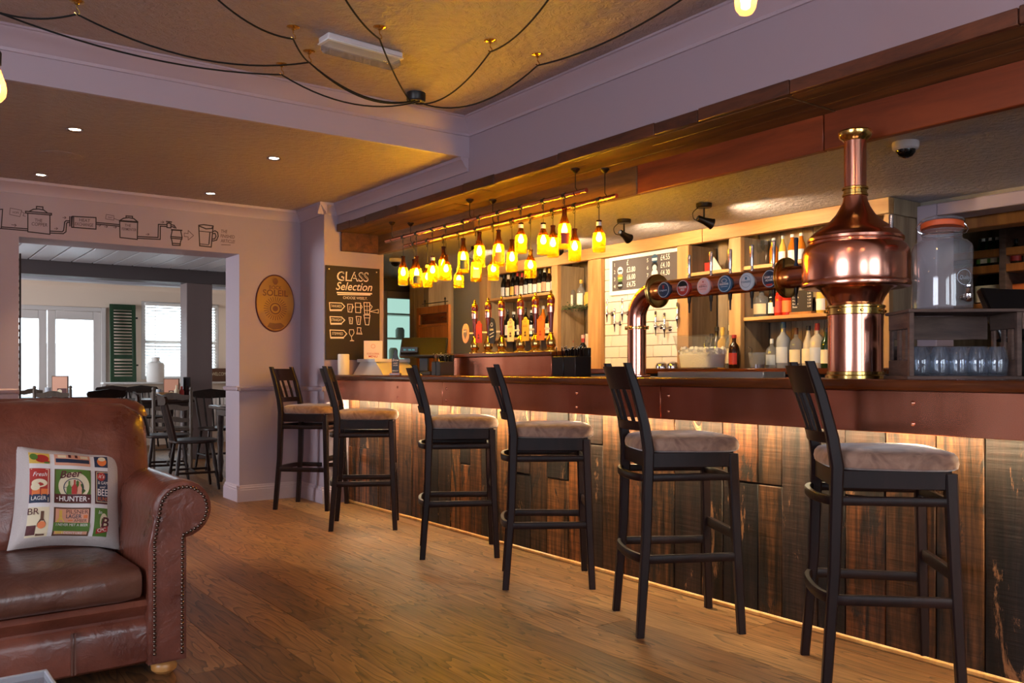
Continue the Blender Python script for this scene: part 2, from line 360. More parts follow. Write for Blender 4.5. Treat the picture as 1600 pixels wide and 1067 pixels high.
wood('pine_post', sr(160, 114, 68), sr(206, 166, 114), (1, 1, .12), 7, .55, .14, .15)
wood('grey_boards', sr(116, 96, 74), sr(168, 148, 120), (1, 1, .1), 12, .6, .16, .2)
wood('counter_wood', sr(62, 28, 14), sr(118, 62, 30), (1, .1, 1), 9, .2, .1, .05, coat=.5)
wood('stool_wood', sr(20, 10, 10), sr(36, 19, 17), (1, 1, .2), 14, .42, .1, .05, coat=0)
M_['stool_wood'].node_tree.nodes['Principled BSDF'].inputs['Specular IOR Level'].default_value = .22
wood('chair_wood', sr(26, 15, 12), sr(46, 28, 20), (1, 1, .2), 14, .38, .2, .05)
M_['chair_wood'].node_tree.nodes['Principled BSDF'].inputs['Specular IOR Level'].default_value = .25
wood('taupe_wood', sr(84, 72, 62), sr(106, 92, 80), (1, 1, .2), 14, .5, .12, .05)
wood('table_wood', sr(36, 26, 24), sr(64, 48, 42), (.2, 1, 1), 10, .22, .1, .05)
wood('sign_wood', sr(116, 66, 30), sr(176, 112, 58), (1, 1, .12), 7, .35, .1, .1)
wood('crate_wood', sr(66, 50, 46), sr(116, 92, 80), (.2, .2, 1), 16, .75, .25, .5)
wood('foot_wood', sr(180, 116, 56), sr(222, 168, 100), (1, 1, .3), 12, .3, .05, .05)
wood('green_paint', sr(22, 50, 28), sr(38, 70, 42), (1, 1, .3), 12, .5, .1, .1)
m, nt, b = nodes('seat_velvet'); nz = nd(nt, 'ShaderNodeTexNoise', i_Scale=16.0, i_Detail=4.0, i_Distortion=1.0); tc = nd(nt, 'ShaderNodeTexCoord'); nt.links.new(tc.outputs['Object'], nz.inputs['Vector'])
rp = ramp(nt, [(.35, sr(116, 86, 72)), (.65, sr(162, 128, 108))]); nt.links.new(nz.outputs[0], rp.inputs[0]); nt.links.new(rp.outputs[0], b.inputs['Base Color']); setp(b, Roughness=.8, Sheen_Weight=.5, Sheen_Roughness=.4)
leather('leather', sr(88, 42, 30), sr(136, 76, 58), .26)
leather('leather_dark', sr(84, 50, 40), sr(122, 82, 66), .28)
plain('stud_metal', sr(120, 104, 92), .22, 1.0)
plain('copper', sr(244, 174, 148), .2, 1.0)
plain('brass', sr(226, 190, 110), .2, 1.0)
m, nt, b = nodes('copper_sheet'); nz = nd(nt, 'ShaderNodeTexNoise', i_Scale=6.0, i_Detail=3.0); tc = nd(nt, 'ShaderNodeTexCoord'); mp = nd(nt, 'ShaderNodeMapping'); mp.inputs['Scale'].default_value = (1, .7, .25)
nt.links.new(tc.outputs['Object'], mp.inputs[0]); nt.links.new(mp.outputs[0], nz.inputs['Vector']); rp = ramp(nt, [(.3, sr(204, 124, 96)), (.7, sr(242, 166, 134))]); nt.links.new(nz.outputs[0], rp.inputs[0]); nt.links.new(rp.outputs[0], b.inputs['Base Color']); setp(b, Metallic=1.0, Roughness=.27)
plain('chrome', sr(214, 214, 218), .12, 1.0)
plain('steel', sr(208, 206, 200), .42, 1.0)
plain('dark_metal', sr(60, 54, 50), .4, 1.0)
plain('black', sr(18, 17, 18), .4)
plain('cable_black', sr(10, 9, 9), .9)
plain('black_gloss', sr(16, 15, 17), .15)
plain('chalkboard', sr(36, 27, 22), .7)
plain('chalk', sr(232, 224, 214), .8)
plain('white', sr(236, 232, 226), .5)
plain('tile_white', sr(226, 220, 208), .15)
plain('grout', sr(150, 138, 120), .8)
plain('paper', sr(232, 222, 208), .7)
plain('red_print', sr(178, 50, 40), .5)
plain('orange_print', sr(226, 120, 58), .5)
plain('yellow_print', sr(224, 184, 84), .5)
plain('cream_print', sr(228, 212, 176), .5)
plain('green_print', sr(84, 120, 44), .6)
plain('navy_print', sr(34, 48, 74), .5)
plain('blue_print', sr(50, 88, 120), .5)
plain('maroon_print', sr(86, 34, 34), .6)
plain('pink_print', sr(222, 172, 170), .5)
plain('silver_print', sr(190, 196, 204), .4)
plain('peach_print', sr(222, 160, 130), .5)
plain('brown_print', sr(96, 58, 34), .6)
plain('linen', sr(196, 184, 178), .85, bump=.25, bscale=220)
plain('cushion_white', sr(226, 218, 214), .85)
plain('cushion_text', sr(238, 232, 226), .85)
plain('sign_yellow', sr(150, 108, 44), .5, bump=.1)
plain('sign_red', sr(84, 24, 18), .5)
plain('pump_handle', sr(80, 26, 20), .22)
plain('ice', sr(238, 238, 238), .3, bump=.5, bscale=80)
plain('rubber_orange', sr(216, 92, 40), .5)
plain('plant', sr(56, 74, 36), .7)
plain('candle_wax', sr(232, 220, 198), .5)
plain('plastic_white', sr(222, 214, 216), .35)
plain('fence_paint', sr(200, 204, 212), .8)
plain('paving', sr(170, 168, 164), .9)
for nm, c in (('bottle_brown', sr(44, 22, 10)), ('bottle_black', sr(14, 12, 12)), ('bottle_green', sr(22, 46, 24)), ('liquor_amber', sr(196, 112, 30)), ('liquor_red', sr(168, 40, 24)), ('liquor_gold', sr(226, 180, 84)), ('bottle_white', sr(186, 176, 160)), ('bottle_frost', sr(140, 146, 158))):
    plain(nm, c, .1)
glass('clear_glass', (.93, .95, .96, 1), ior=1.45)
glass('pane', (.93, .97, .98, 1), ior=1.2)
glass('jar_glass', (.86, .88, .90, 1), body=.16, bodycol=sr(206, 208, 214), ior=1.8)
glass('tub_plastic', (.95, .96, .96, 1), body=.05, bodycol=sr(220, 220, 220), ior=1.4)
glass('tumbler_glass', (.9, .92, .95, 1), body=.05, bodycol=sr(200, 210, 226), ior=1.75)
glass('bottle_clear', (.72, .75, .8, 1), body=.2, bodycol=sr(200, 204, 214), ior=1.45)
glass('amber_glass', (1.0, .67, .07, 1), body=.08, bodycol=sr(255, 206, 30), ior=1.3, lit=True)
glass('amber_dark', (.34, .17, .03, 1), body=.35, bodycol=sr(120, 72, 14), ior=1.4, lit=True)
emit('bulb_glow', (1.0, .72, .11, 1), 430)
emit('filament_core', (1.0, .58, .34, 1), 150)
glass('bulb_envelope', (1.0, .80, .55, 1), body=.2, bodycol=sr(255, 190, 110), ior=1.3, lit=True)
emit('downlight_glow', (1.0, .86, .66, 1), 30)
emit('led_strip', (1.0, .83, .50, 1), 185)
emit('screen_glow', (.10, .55, .62, 1), 1.2)
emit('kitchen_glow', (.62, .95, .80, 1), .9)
emit('strip_lamp', (1.0, .96, .86, 1), 6)
# ================================================================ the setting
def wall(name, axis, c0, c1, a0, a1, z0, z1, mat, holes=()):
    """wall between c0..c1 on one axis, a0..a1 along the other, with rectangular openings"""
    g = G(); cuts = sorted({a0, a1} | {h[0] for h in holes} | {h[1] for h in holes})
    def bx(p, q, e, f):
        if f - e < 1e-4: return
        if axis == 'y': g.box(p, q, c0, c1, e, f)
        else: g.box(c0, c1, p, q, e, f)
    for p, q in zip(cuts, cuts[1:]):
        hs = [h for h in holes if h[0] <= p + 1e-6 and h[1] >= q - 1e-6]
        if not hs: bx(p, q, z0, z1)
        else:
            bx(p, q, z0, hs[0][2]); bx(p, q, hs[0][3], z1)
    return struct(g.build(name, mat, smooth=False))
fl = struct(G().box(-3.3, 8.3, -3.3, 13.7, -.12, -.012).build('floor', 'black', smooth=False))
PW = .195; cache = {}
def plank_mesh(L):
    L = round(L, 2)
    if L not in cache:
        o = G().box(.0006, PW - .0006, .0006, L - .0006, -.012, 0, .0008).build('plank', 'floor_oak'); cache[L] = o.data; bpy.data.objects.remove(o)
    return cache[L]
rnd = random.Random(3)
for r_ in range(40):
    x = -3.2 + r_ * PW
    if x > 4.4: break
    ya, yb = (-3.2, 13.5) if x < 3.1 else (7.5, 13.5)
    y = ya; first = True
    while y < yb - .05:
        L = rnd.choice([.8, 1.2, 1.6, 2.0]) if first else 2.4
        L = min(L, yb - y); piece('plank', plank_mesh(L), fl, (x, y, 0)); y += L; first = False
struct(G().box(3.24, 8.2, -3.2, 7.49, -.012, 0).box(4.41, 8.2, 7.5, 13.5, -.012, 0).build('floor_behind_bar', 'dark_grey_paint', smooth=False))
wall('wall_south', 'y', -3.35, -3.2, -3.35, 8.3, 0, 2.8, 'paint', [(-2.3, -.3, .75, 2.15), (.5, 2.5, .75, 2.15)])
wall('wall_west', 'x', -3.35, -3.2, -3.2, 13.5, 0, 2.8, 'paint', [(.2, 2.4, .75, 2.15), (9.2, 11.8, .8, 2.2)])
wall('wall_east', 'x', 8.2, 8.35, -3.2, 13.65, 0, 2.8, 'beige_wall')
wall('wall_left', 'y', 7.2, 7.55, -3.2, 2.95, 0, 2.7, 'paint', [(.82, 2.42, 0, 2.05)])
wall('wall_bar_end', 'y', 6.7, 7.55, 2.95, 3.49, 0, 2.7, 'paint')
wall('wall_far', 'y', 13.5, 13.65, -3.35, 8.3, 0, 2.8, 'cream_wall', [(1.14, 2.62, 0, 1.98), (3.1, 4.22, .96, 2.1)])
wall('wall_dining_right', 'x', 4.5, 4.62, 9.0, 13.5, 0, 2.8, 'cream_wall')
wall('wall_passage', 'y', 9.0, 9.12, 3.49, 5.5, 0, 2.8, 'dark_grey_paint', [(4.7, 5.1, 1.0, 1.93)])
wall('wall_dining_side', 'x', 3.49, 3.56, 7.55, 9.0, 0, 2.8, 'cream_wall')
wall('wall_behind_bar', 'x', 5.36, 5.5, -3.2, 9.0, 0, 2.8, 'beige_wall', [(1.3, 2.93, 0, 2.06)])
for i, (c, a, z0, z1, ax) in enumerate((((-2.3, -.3), -3.3, .75, 2.15, 'y'), ((.5, 2.5), -3.3, .75, 2.15, 'y'), ((.2, 2.4), -3.3, .75, 2.15, 'x'), ((9.2, 11.8), -3.3, .8, 2.2, 'x'))):
    g = G(); a0, a1 = c; mid = (a0 + a1) / 2
    for p, q, e, f in ((a0, a0 + .06, z0, z1), (a1 - .06, a1, z0, z1), (mid - .03, mid + .03, z0 + .06, z1 - .06), (a0 + .06, a1 - .06, z0, z0 + .06), (a0 + .06, a1 - .06, z1 - .06, z1)):
        g.box(p, q, a + .0, a + .06, e, f, .005) if ax == 'y' else g.box(a, a + .06, p, q, e, f, .005)
    struct(g.build('window_%d' % (i + 1), 'white_paint'))
# ceilings and the bulkhead over the bar
struct(G().box(-3.2, 3.07, -3.2, 4.72, 2.68, 2.8).build('ceiling', 'ceiling_paper', smooth=False))
struct(G().box(-3.2, 3.07, 4.74, 7.2, 2.45, 2.8).build('ceiling_lower', 'ceiling_paper', smooth=False))
struct(G().box(-3.2, 3.07, 4.715, 4.74, 2.447, 2.8).build('wall_ceiling_step', 'trim_paint', smooth=False))
struct(G().box(3.463, 5.36, -3.2, 9.0, 2.15, 2.3).build('ceiling_bar', 'bar_ceiling_paper', smooth=False))
struct(G().box(5.5, 8.2, -3.2, 9.0, 2.3, 2.4).build('ceiling_second_bar', 'beige_wall', smooth=False))
struct(G().box(-3.3, 8.3, -3.3, 13.7, 2.8, 2.9).build('ceiling_slab', 'black', smooth=False))
cf = struct(G().box(-3.2, 4.5, 7.55, 13.5, 2.34, 2.45).build('ceiling_dining', 'dark_grey_paint', smooth=False))
bmesh_ = G().box(.004, .206, 0, 3.4, 2.318, 2.3395, .004).build('ceiling_board', 'board_blue'); me_cb = bmesh_.data; bpy.data.objects.remove(bmesh_)
for i in range(23): piece('ceiling_board', me_cb, cf, (-.6 + i * .216, 7.58, 0))
struct(G().box(3.07, 3.42, -3.2, 6.7, 2.262, 2.8).build('wall_bulkhead', 'paint', smooth=False))
bh = thing('bulkhead_cladding', 'dark reclaimed timber cladding along the bulkhead above the bar', 'cladding', (0, 0, 0))
y = -3.0; k = 0
while y < 6.69:      # fascia strip, board by board
    L = min([.62, .35, .9, .5, .28, .75][k % 6], 6.69 - y); G().box(3.055, 3.085, y + .002, y + L - .002, 2.228, 2.285 + .004 * (k % 2), .003).build('fascia_board', 'fascia_board', bh); y += L; k += 1
for r_, (x0, x1) in enumerate(((3.087, 3.19), (3.192, 3.31), (3.312, 3.44))):      # soffit boards
    y = -3.0; k = r_
    while y < 6.69:
        L = min([1.4, .9, 1.9, 1.1][k % 4], 6.69 - y); G().box(x0, x1, y + .002, y + L - .002, 2.226 + .003 * ((k + r_) % 2), 2.25, .002).build('soffit_board', 'soffit_board', bh); y += L; k += 1
for y0, y1, m in ((-3.0, 2.36, 'stained_beam'), (2.364, 3.55, 'stained_beam'), (3.554, 5.2, 'soffit_board'), (5.204, 6.69, 'soffit_board')):
    G().box(3.425, 3.462, y0, y1, 2.066, 2.232, .004).build('beam_board', m, bh)
G().box(3.09, 3.424, 6.665, 6.69, 2.07, 2.228, .003).build('end_board', 'fascia_board', bh)
# mouldings
def mould(name, prof, p0, p1, out, mat='trim_paint', parent=None):
    """prof (distance out, height) swept from p0 to p1"""
    p0, p1, out = Vector(p0), Vector(p1), Vector(out)
    rings = [[p + out * a + Vector((0, 0, b)) for a, b in prof] for p in (p0, p1)]
    o = G().loft(rings).build(name, mat, parent); return o if parent else struct(o)
CORN = [(0, -.10), (.012, -.10), (.014, -.085), (.03, -.07), (.055, -.04), (.085, -.022), (.09, -.012), (.10, -.01), (.10, 0), (0, 0)]
CORN2 = [(0, -.09), (.01, -.09), (.012, -.075), (.03, -.055), (.05, -.025), (.06, -.02), (.062, 0), (0, 0)]
mould('trim_1', CORN, (-3.2, 4.715, 2.68), (3.07, 4.715, 2.68), (0, -1, 0))
mould('trim_2', CORN, (3.07, -3.2, 2.68), (3.07, 4.715, 2.68), (-1, 0, 0))
mould('trim_3', CORN2, (-3.2, 7.2, 2.45), (2.95, 7.2, 2.45), (0, -1, 0))
mould('trim_4', CORN2, (2.95, 6.64, 2.45), (2.95, 7.2, 2.45), (-1, 0, 0))
mould('trim_5', CORN2, (3.068, 4.72, 2.45), (3.068, 6.7, 2.45), (-1, 0, 0))
mould('trim_6', CORN2, (2.89, 6.7, 2.45), (3.07, 6.7, 2.45), (0, -1, 0))
BASE = [(0, 0), (.022, 0), (.022, .095), (.018, .10), (.018, .112), (.010, .118), (.008, .13), (0, .135)]
DADO = [(0, 0), (.008, .002), (.022, .016), (.026, .03), (.012, .036), (0, .04)]
for nm, pf, z in (('baseboard', BASE, 0), ('dado', DADO, .915)):
    tn = lambda s: ('baseboard_' + s) if nm == 'baseboard' else {'front': 'trim_7', 'jamb': 'trim_8', 'return': 'trim_9', 'end': 'trim_10', 'left': 'trim_11'}[s]
    mould(tn('front'), pf, (2.395, 7.2, z), (2.95, 7.2, z), (0, -1, 0))
    mould(tn('jamb'), pf, (2.42, 7.175, z), (2.42, 7.55, z), (-1, 0, 0))
    mould(tn('return'), pf, (2.95, 6.675, z), (2.95, 7.2, z), (-1, 0, 0))
    mould(tn('end'), pf, (2.925, 6.7, z), (3.02, 6.7, z), (0, -1, 0))
    mould(tn('left'), pf, (-3.2, 7.2, z), (.82, 7.2, z), (0, -1, 0))
# dining room beyond the opening
struct(G().box(-3.2, 4.5, 11.0, 11.28, 2.16, 2.34, .004).build('trim_12', 'dark_grey_paint'))
struct(G().box(3.05, 3.36, 11.0, 11.28, 0, 2.16, .006).build('wall_column', 'grey_paint'))
mould('trim_13', CORN2, (-3.2, 13.5, 2.34), (4.5, 13.5, 2.34), (0, -1, 0), 'cream_wall')
struct(G().box(-3.2, 4.5, 12.2, 12.4, 2.22, 2.34, .004).build('trim_14', 'board_blue'))
dr = G()
for a, b_, c, d in ((1.14, 1.2, 0, 1.98), (2.56, 2.62, 0, 1.98), (1.2, 2.56, 1.92, 1.98)): dr.box(a, b_, 13.47, 13.6, c, d, .004)
fr = struct(dr.build('door_1', 'white_paint'))
for x0, x1 in ((1.2, 1.875), (1.885, 2.56)):
    g = G(); s = .10
    for a, b_, c, d in ((x0, x0 + s, .02, 1.92), (x1 - s, x1, .02, 1.92), (x0 + s, x1 - s, 1.80, 1.92), (x0 + s, x1 - s, .02, .22)): g.box(a, b_, 13.5, 13.55, c, d, .006)
    lf = g.build('door_leaf', 'white_paint', fr); G().box(x0 + s, x1 - s, 13.522, 13.528, .22, 1.80).build('pane', 'pane', lf)
G().tube([(1.93, 13.49, 1.0), (1.93, 13.44, 1.0), (2.02, 13.44, 1.0)], .009).build('door_handle', 'steel', fr)
g = G()
for a, b_, c, d in ((3.1, 3.16, .96, 2.1), (4.16, 4.22, .96, 2.1), (3.16, 4.16, 2.04, 2.1), (3.16, 4.16, .96, 1.02), (3.16, 3.78, 1.5, 1.55), (3.84, 4.16, 1.5, 1.55), (3.78, 3.84, 1.02, 2.04)): g.box(a, b_, 13.5, 13.57, c, d, .005)
wf = struct(g.build('window_5', 'white_paint')); G().box(3.16, 4.16, 13.53, 13.536, 1.02, 2.04).build('pane', 'pane', wf)
G().box(2.55, 4.45, 13.3, 13.5, .895, .925, .006).build('window_sill', 'white_paint', wf)
bl = thing('venetian_blind', 'white slatted venetian blind lowered over the dining room window', 'blind', (3.66, 13.46, 2.06))
G().box(-.52, .52, -.03, .03, -.02, .02, .004).build('head_rail', 'white', bl)
sl = G().box(-.51, .51, -.022, .022, -.0012, .0012, 0, Matrix.Rotation(R(24), 4, 'X')).build('slat', 'white', bl, smooth=False); sl.location.z = -.05
for i in range(1, 24): piece('slat', sl.data, bl, (0, 0, -.05 - i * .0435))
for sx in (-.38, .0, .38): G().box(sx - .003, sx + .003, -.026, -.023, -1.06, 0).build('ladder_cord', 'white', bl)
# outside: fence and ground seen through the doors
fence = thing('garden_fence', 'pale vertical board fence outside the glazed doors', 'fence', (0, 16.5, 0))
fb = G().box(0, .118, -.01, .01, -.1, 1.55, .003).build('board', 'fence_paint', fence); fb.location.x = -1.0
for i in range(1, 60): piece('board', fb.data, fence, (-1.0 + i * .12, 0, 0))
G().box(-1, 6.2, .011, .05, .3, .38).box(-1, 6.2, .011, .05, 1.2, 1.28).build('rail', 'fence_paint', fence)
struct(G().box(-6, 12, 13.7, 22, -.2, -.1).build('ground', 'paving', smooth=False))
# second bar doorway, right
g = G()
for a, b_, c, d in ((2.86, 2.99, 0, 2.12), (1.33, 2.86, 2.04, 2.12), (1.2, 1.33, 0, 2.12)): g.box(5.31, 5.52, a, b_, c, d, .006)
struct(g.build('door_2', 'trim_paint'))
# kitchen window at the end of the passage
g = G()
for a, b_, c, d in ((4.62, 4.72, .95, 2.0), (5.08, 5.16, .95, 2.0), (4.72, 5.08, 1.92, 2.0), (4.72, 5.08, .95, 1.02)): g.box(a, b_, 8.96, 9.03, c, d, .005)
kw = struct(g.build('window_6', 'grey_paint')); G().box(4.72, 5.08, 9.05, 9.056, 1.0, 1.93).build('pane', 'pane', kw)
struct(G().box(4.63, 7.5, 10.6, 10.64, 0, 2.6).build('wall_kitchen_glow', 'kitchen_glow', smooth=False))  # self-glowing wall, the lit kitchen's brightness put into its colour
kr = thing('kitchen_rack', 'pale rack with white containers seen through the passage window', 'rack', (5.15, 10.2, 0))
for z in (1.15, 1.5, 1.82): G().box(0, .9, 0, .25, z, z + .02, .003).build('shelf', 'white_paint', kr)
for xx in (0, .88): G().box(xx, xx + .02, 0, .02, 0, 2.0, .003).build('upright', 'dark_grey_paint', kr)
for i, (xx, z, h) in enumerate(((.1, 1.17, .16), (.32, 1.17, .22), (.55, 1.17, .18), (.15, 1.52, .2), (.42, 1.52, .14), (.66, 1.52, .22))): G().lathe([(.05, z), (.06, z + .02), (.06, z + h - .03), (.04, z + h)], (xx + .05, .12, 0), 14).build('container', 'white' if i % 2 else 'silver_print', kr)
# ================================================================ the bar
bar = thing('bar_counter', 'long bar front clad in mixed reclaimed upright boards under a copper band', 'bar', (0, 0, 0))
G().box(3.185, 3.55, -1.0, 6.69, 0, 1.0).build('carcass', 'black', bar, smooth=False)
rnd = random.Random(11); y = -.9; k = 0
while y < 6.69:
    w = rnd.choice([.115, .13, .145, .16, .175, .2]); w = min(w, 6.69 - y); px = rnd.uniform(0, .007)
    m = 'reclaimed_black' if rnd.random() < .28 else 'reclaimed'
    sp = rnd.choice([0, 0, 0, .58, .46, .68])
    for z0, z1 in (((0, sp - .002), (sp + .002, .93)) if sp else ((0, .93),)):
        G().box(3.158 + px, 3.187, y + .002, y + w - .002, z0 + .002, z1, .003).build('plank', m, bar); px = rnd.uniform(0, .006)
        m = 'reclaimed_black' if rnd.random() < .28 else 'reclaimed'
    y += w
G().box(3.14, 3.158, -.9, 6.69, 0, .022, .006).build('floor_trim', 'foot_wood', bar)
G().box(3.05, 3.075, -.9, 6.66, .862, .872).build('led_strip', 'led_strip', bar, smooth=False)
for i, (y0, y1) in enumerate(((-1.0, .95), (.952, 2.98), (2.982, 4.98), (4.982, 6.69))):
    cp = G().box(3.03, 3.045, y0, y1, .852, 1.008, .002).build('copper_panel', 'copper_sheet', bar)
    for ry in ((y0 + .62, y1 - .05) if i != 1 else (1.72, 2.93)):
        for rz in (.89, .965):
            G().lathe([(.0, .007), (.004, .0065), (.007, .004), (.0085, 0)], n=12, M=Matrix.Translation((3.03, ry, rz)) @ Matrix.Rotation(R(-90), 4, 'Y'), cap=False).build('rivet', 'copper', cp)
G().box(3.045, 3.16, -1.0, 6.69, .93, 1.008).build('overhang', 'black', bar, smooth=False)
top = G()
pf = [(3.0, 1.02), (3.004, 1.012), (3.012, 1.009), (3.68, 1.009), (3.68, 1.05), (3.012, 1.05), (3.004, 1.046), (3.0, 1.038)]
top.loft([[Vector((a, yy, b)) for a, b in pf] for yy in (-1.0, 6.7)])
tag(top.build('worktop', 'counter_wood'), 'polished dark wooden bar top running the length of the bar', 'worktop')
# ---------------------------------------------------------------- bar stools
def sq_leg(pts, ws):
    g = G(); rings = []
    for (x, y, z), w in zip(pts, ws):
        h = w / 2; c = h * .7; rings.append([Vector((x + a, y + b_, z)) for a, b_ in ((h, c), (c, h), (-c, h), (-h, c), (-h, -c), (-c, -h), (c, -h), (h, -c))])
    return g.loft(rings)
def make_stool():
    t = thing('bar_stool', 'x', 'stool', (0, 0, 0), 0, 'dark wooden bar stools along the bar')
    for s in (-1, 1):
        sq_leg([(.205, .2 * s, 0), (.19, .185 * s, .35), (.178, .17 * s, .74)], (.032, .036, .04)).build('leg', 'stool_wood', t)
        sq_leg([(-.225, .205 * s, 0), (-.195, .19 * s, .4), (-.185, .185 * s, .76), (-.2, .182 * s, .86), (-.235, .18 * s, 1.0), (-.272, .178 * s, 1.115)], (.032, .037, .042, .04, .036, .03)).build('leg', 'stool_wood', t)
    g = G()      # apron
    g.box(-.17, .16, -.188, -.166, .685, .748, .003).box(-.17, .16, .166, .188, .685, .748, .003).box(.165, .19, -.155, .155, .685, .748, .003).box(-.195, -.172, -.17, .17, .685, .748, .003)
    g.build('apron', 'stool_wood', t)
    g = G(); rings = []      # padded seat, wider at the front
    def outline(k, z):
        out = []
        for i in range(36):
            a = 2 * math.pi * i / 36; c, s_ = math.cos(a), math.sin(a); n = 4.5
            r = (abs(c) ** n + abs(s_) ** n) ** (-1 / n); x = r * c; y_ = r * s_
            out.append(Vector((.005 + x * .218 * k, y_ * (.212 + .016 * x) * k, z)))
        return out
    for k, z in ((.93, .748), (.985, .756), (1.0, .772), (.985, .79), (.94, .803), (.8, .812), (.5, .818), (.1, .82)): rings.append(outline(k, z))
    g.loft(rings).build('seat', 'seat_velvet', t)
    for z, q, w in ((.645, .018, .03), (.315, .0, .034)):      # bentwood hoops round the back
        h = .2 if z < .5 else .187
        pts = [(.185, -h + .01, z), (-.1, -h, z), (-.185, -h, z), (-.218, -h * .82, z), (-.238, -h * .35, z), (-.238, h * .35, z), (-.218, h * .82, z), (-.185, h, z), (-.1, h, z), (.185, h - .01, z)]
        G().tube(spline(pts, 4), 0, rect=(.02, w)).build('hoop', 'stool_wood', t)
    G().tube([(.195, -.18, .40), (.195, .18, .40)], 0, rect=(.022, .042)).build('footrest', 'stool_wood', t)
    G().tube([(.18, -.17, .64), (.18, .17, .64)], 0, rect=(.02, .03)).build('stretcher', 'stool_wood', t)
    def rail(z0, z1, x0, x1, bow, nm):
        rings = []
        for i in range(11):
            s = -1 + i / 5; b_ = bow * (1 - s * s); y_ = s * .175
            rings.append([Vector((x0 - b_ - .011, y_, z0)), Vector((x0 - b_ + .011, y_, z0)), Vector((x1 - b_ + .011, y_, z1)), Vector((x1 - b_ - .011, y_, z1))])
        G().loft(rings).build(nm, 'stool_wood', t)
    rail(1.005, 1.1, -.238, -.268, .045, 'top_rail'); rail(.835, .872, -.195, -.203, .04, 'lower_rail')
    for s in (-.62, -.22, .22, .62):
        b_ = (1 - s * s); G().tube([(-.198 - .04 * b_, s * .175, .86), (-.218 - .045 * b_, s * .175, .94), (-.245 - .045 * b_, s * .175, 1.02)], 0, rect=(.012, .026), up=(0, 1, 0)).build('slat', 'stool_wood', t)
    return t
def place_from_back(p_back, ang):      # near back foot on the floor and heading
    a = R(ang); c, s = math.cos(a), math.sin(a); lx, ly = -.225, -.205
    return (p_back[0] - (lx * c - ly * s), p_back[1] - (lx * s + ly * c), 0), a
stool = make_stool()
SP = [((1290, 1083), -45, 'dark bar stool nearest the camera, by the glass crate'), ((1000, 996), -29, 'dark bar stool in front of the copper still pipe, second from the camera'),
      ((790, 921), -35, 'dark bar stool third from the camera, before the black caddy'), ((660, 874), -30, 'dark bar stool fourth from the camera, before the pump shelf'),
      ((517, 830), -30, 'dark bar stool fifth from the camera, next to the white till box'), ((430, 796), -47, 'dark bar stool farthest from the camera, against the pale pillar')]
for i, (p, an, lb) in enumerate(SP):
    o = stool if i == 0 else copy_tree(stool)
    q = at(p[0], p[1], z=0); loc, a = place_from_back(q, an); o.location = loc; o.rotation_euler = (0, 0, a); o['label'] = lb
# ---------------------------------------------------------------- leather sofa
SO = at(291, 1050, z=0); SA = R(1.5)
sofa = thing('leather_sofa', 'brown leather sofa with rolled arms and rows of brass nail studs', 'sofa', SO, SA)
LEN = 2.05; DEP = .86; ADEP = .62
def soft_box(x0, x1, y0, y1, z0, z1, rad, puff=.0, nx=14, ny=10, dent=0):
    """rounded cushion block"""
    g = G(); cx, cy, cz = (x0 + x1) / 2, (y0 + y1) / 2, (z0 + z1) / 2; hx, hy, hz = (x1 - x0) / 2, (y1 - y0) / 2, (z1 - z0) / 2
    bm = bmesh.new(); bmesh.ops.create_cube(bm, size=2); bmesh.ops.subdivide_edges(bm, edges=bm.edges, cuts=11, use_grid_fill=True)
    idx = {}
    for i, v in enumerate(bm.verts):
        idx[v] = i; p = [v.co.x * hx, v.co.y * hy, v.co.z * hz]; hh = (hx, hy, hz); core = [max(-h_ + rad, min(h_ - rad, q)) for q, h_ in zip(p, hh)]
        # spread samples towards the rounded edges
        d = Vector([q - c_ for q, c_ in zip(p, core)]); out = Vector(core) + (d.normalized() * rad if d.length > 1e-6 else d)
        u, w = v.co.x, v.co.y
        bul = puff * (1 - u * u) * (1 - w * w) * (1 if v.co.z > 0 else .2)
        out.z += bul; out.y -= puff * .6 * (1 - u * u) * (1 - v.co.z ** 2) * (1 if w < 0 else 0)
        out += Vector((0, 0, dent * math.sin(u * 9 + w * 5) * (1 - abs(w)) * .5))
        g.v.append((out.x + cx, out.y + cy, out.z + cz))
    g.f = [tuple(idx[v] for v in f.verts) for f in bm.faces]; bm.free(); return g
G().box(-LEN + .1, -.02, .04, DEP, .05, .25, .01).build('base', 'leather', sofa)
ft = G(); prof = [(.012, .05), (.0, .06), (-.004, .1), (-.004, .17), (.004, .2), (.018, .212), (.012, .225), (-.004, .24), (-.012, .258), (.0, .276), (.03, .282), (.06, .28), (.06, .05)]
ft.loft([[Vector((xx, .025 + a, b_)) for a, b_ in prof] for xx in (-LEN + .12, -.12)]).build('front_rail', 'leather', sofa)
for sx in (-.36, -.37, -1.1): G().box(sx - .0025, sx + .0025, .0165, .025, .06, .2).build('seam', 'leather_dark', sofa)
soft_box(-1.03, -.135, .0, .72, .27, .40, .045, .035).build('seat_cushion', 'leather_dark', sofa)
soft_box(-LEN + .135, -1.035, .0, .72, .27, .40, .045, .035).build('seat_cushion', 'leather_dark', sofa)
for (x0, x1) in ((-1.03, .02), (-LEN - .02, -1.035)):
    c = soft_box(x0, x1, -.13, .13, -.3, .3, .1, .03, dent=.012).build('back_cushion', 'leather', sofa); c.location = (0, .60, .64); c.rotation_euler = (R(-14), 0, 0)
soft_box(-LEN - .02, .02, .63, .86, .06, .88, .06).build('back_frame', 'leather', sofa)
rb = G(); rb.tube(spline([(-LEN + .02, .74, .885), (-1.6, .74, .905), (-1.05, .74, .9), (-.5, .74, .91), (-.06, .74, .905), (-.0, .74, .88)], 6), .062, n=14); rb.build('top_roll', 'leather', sofa)
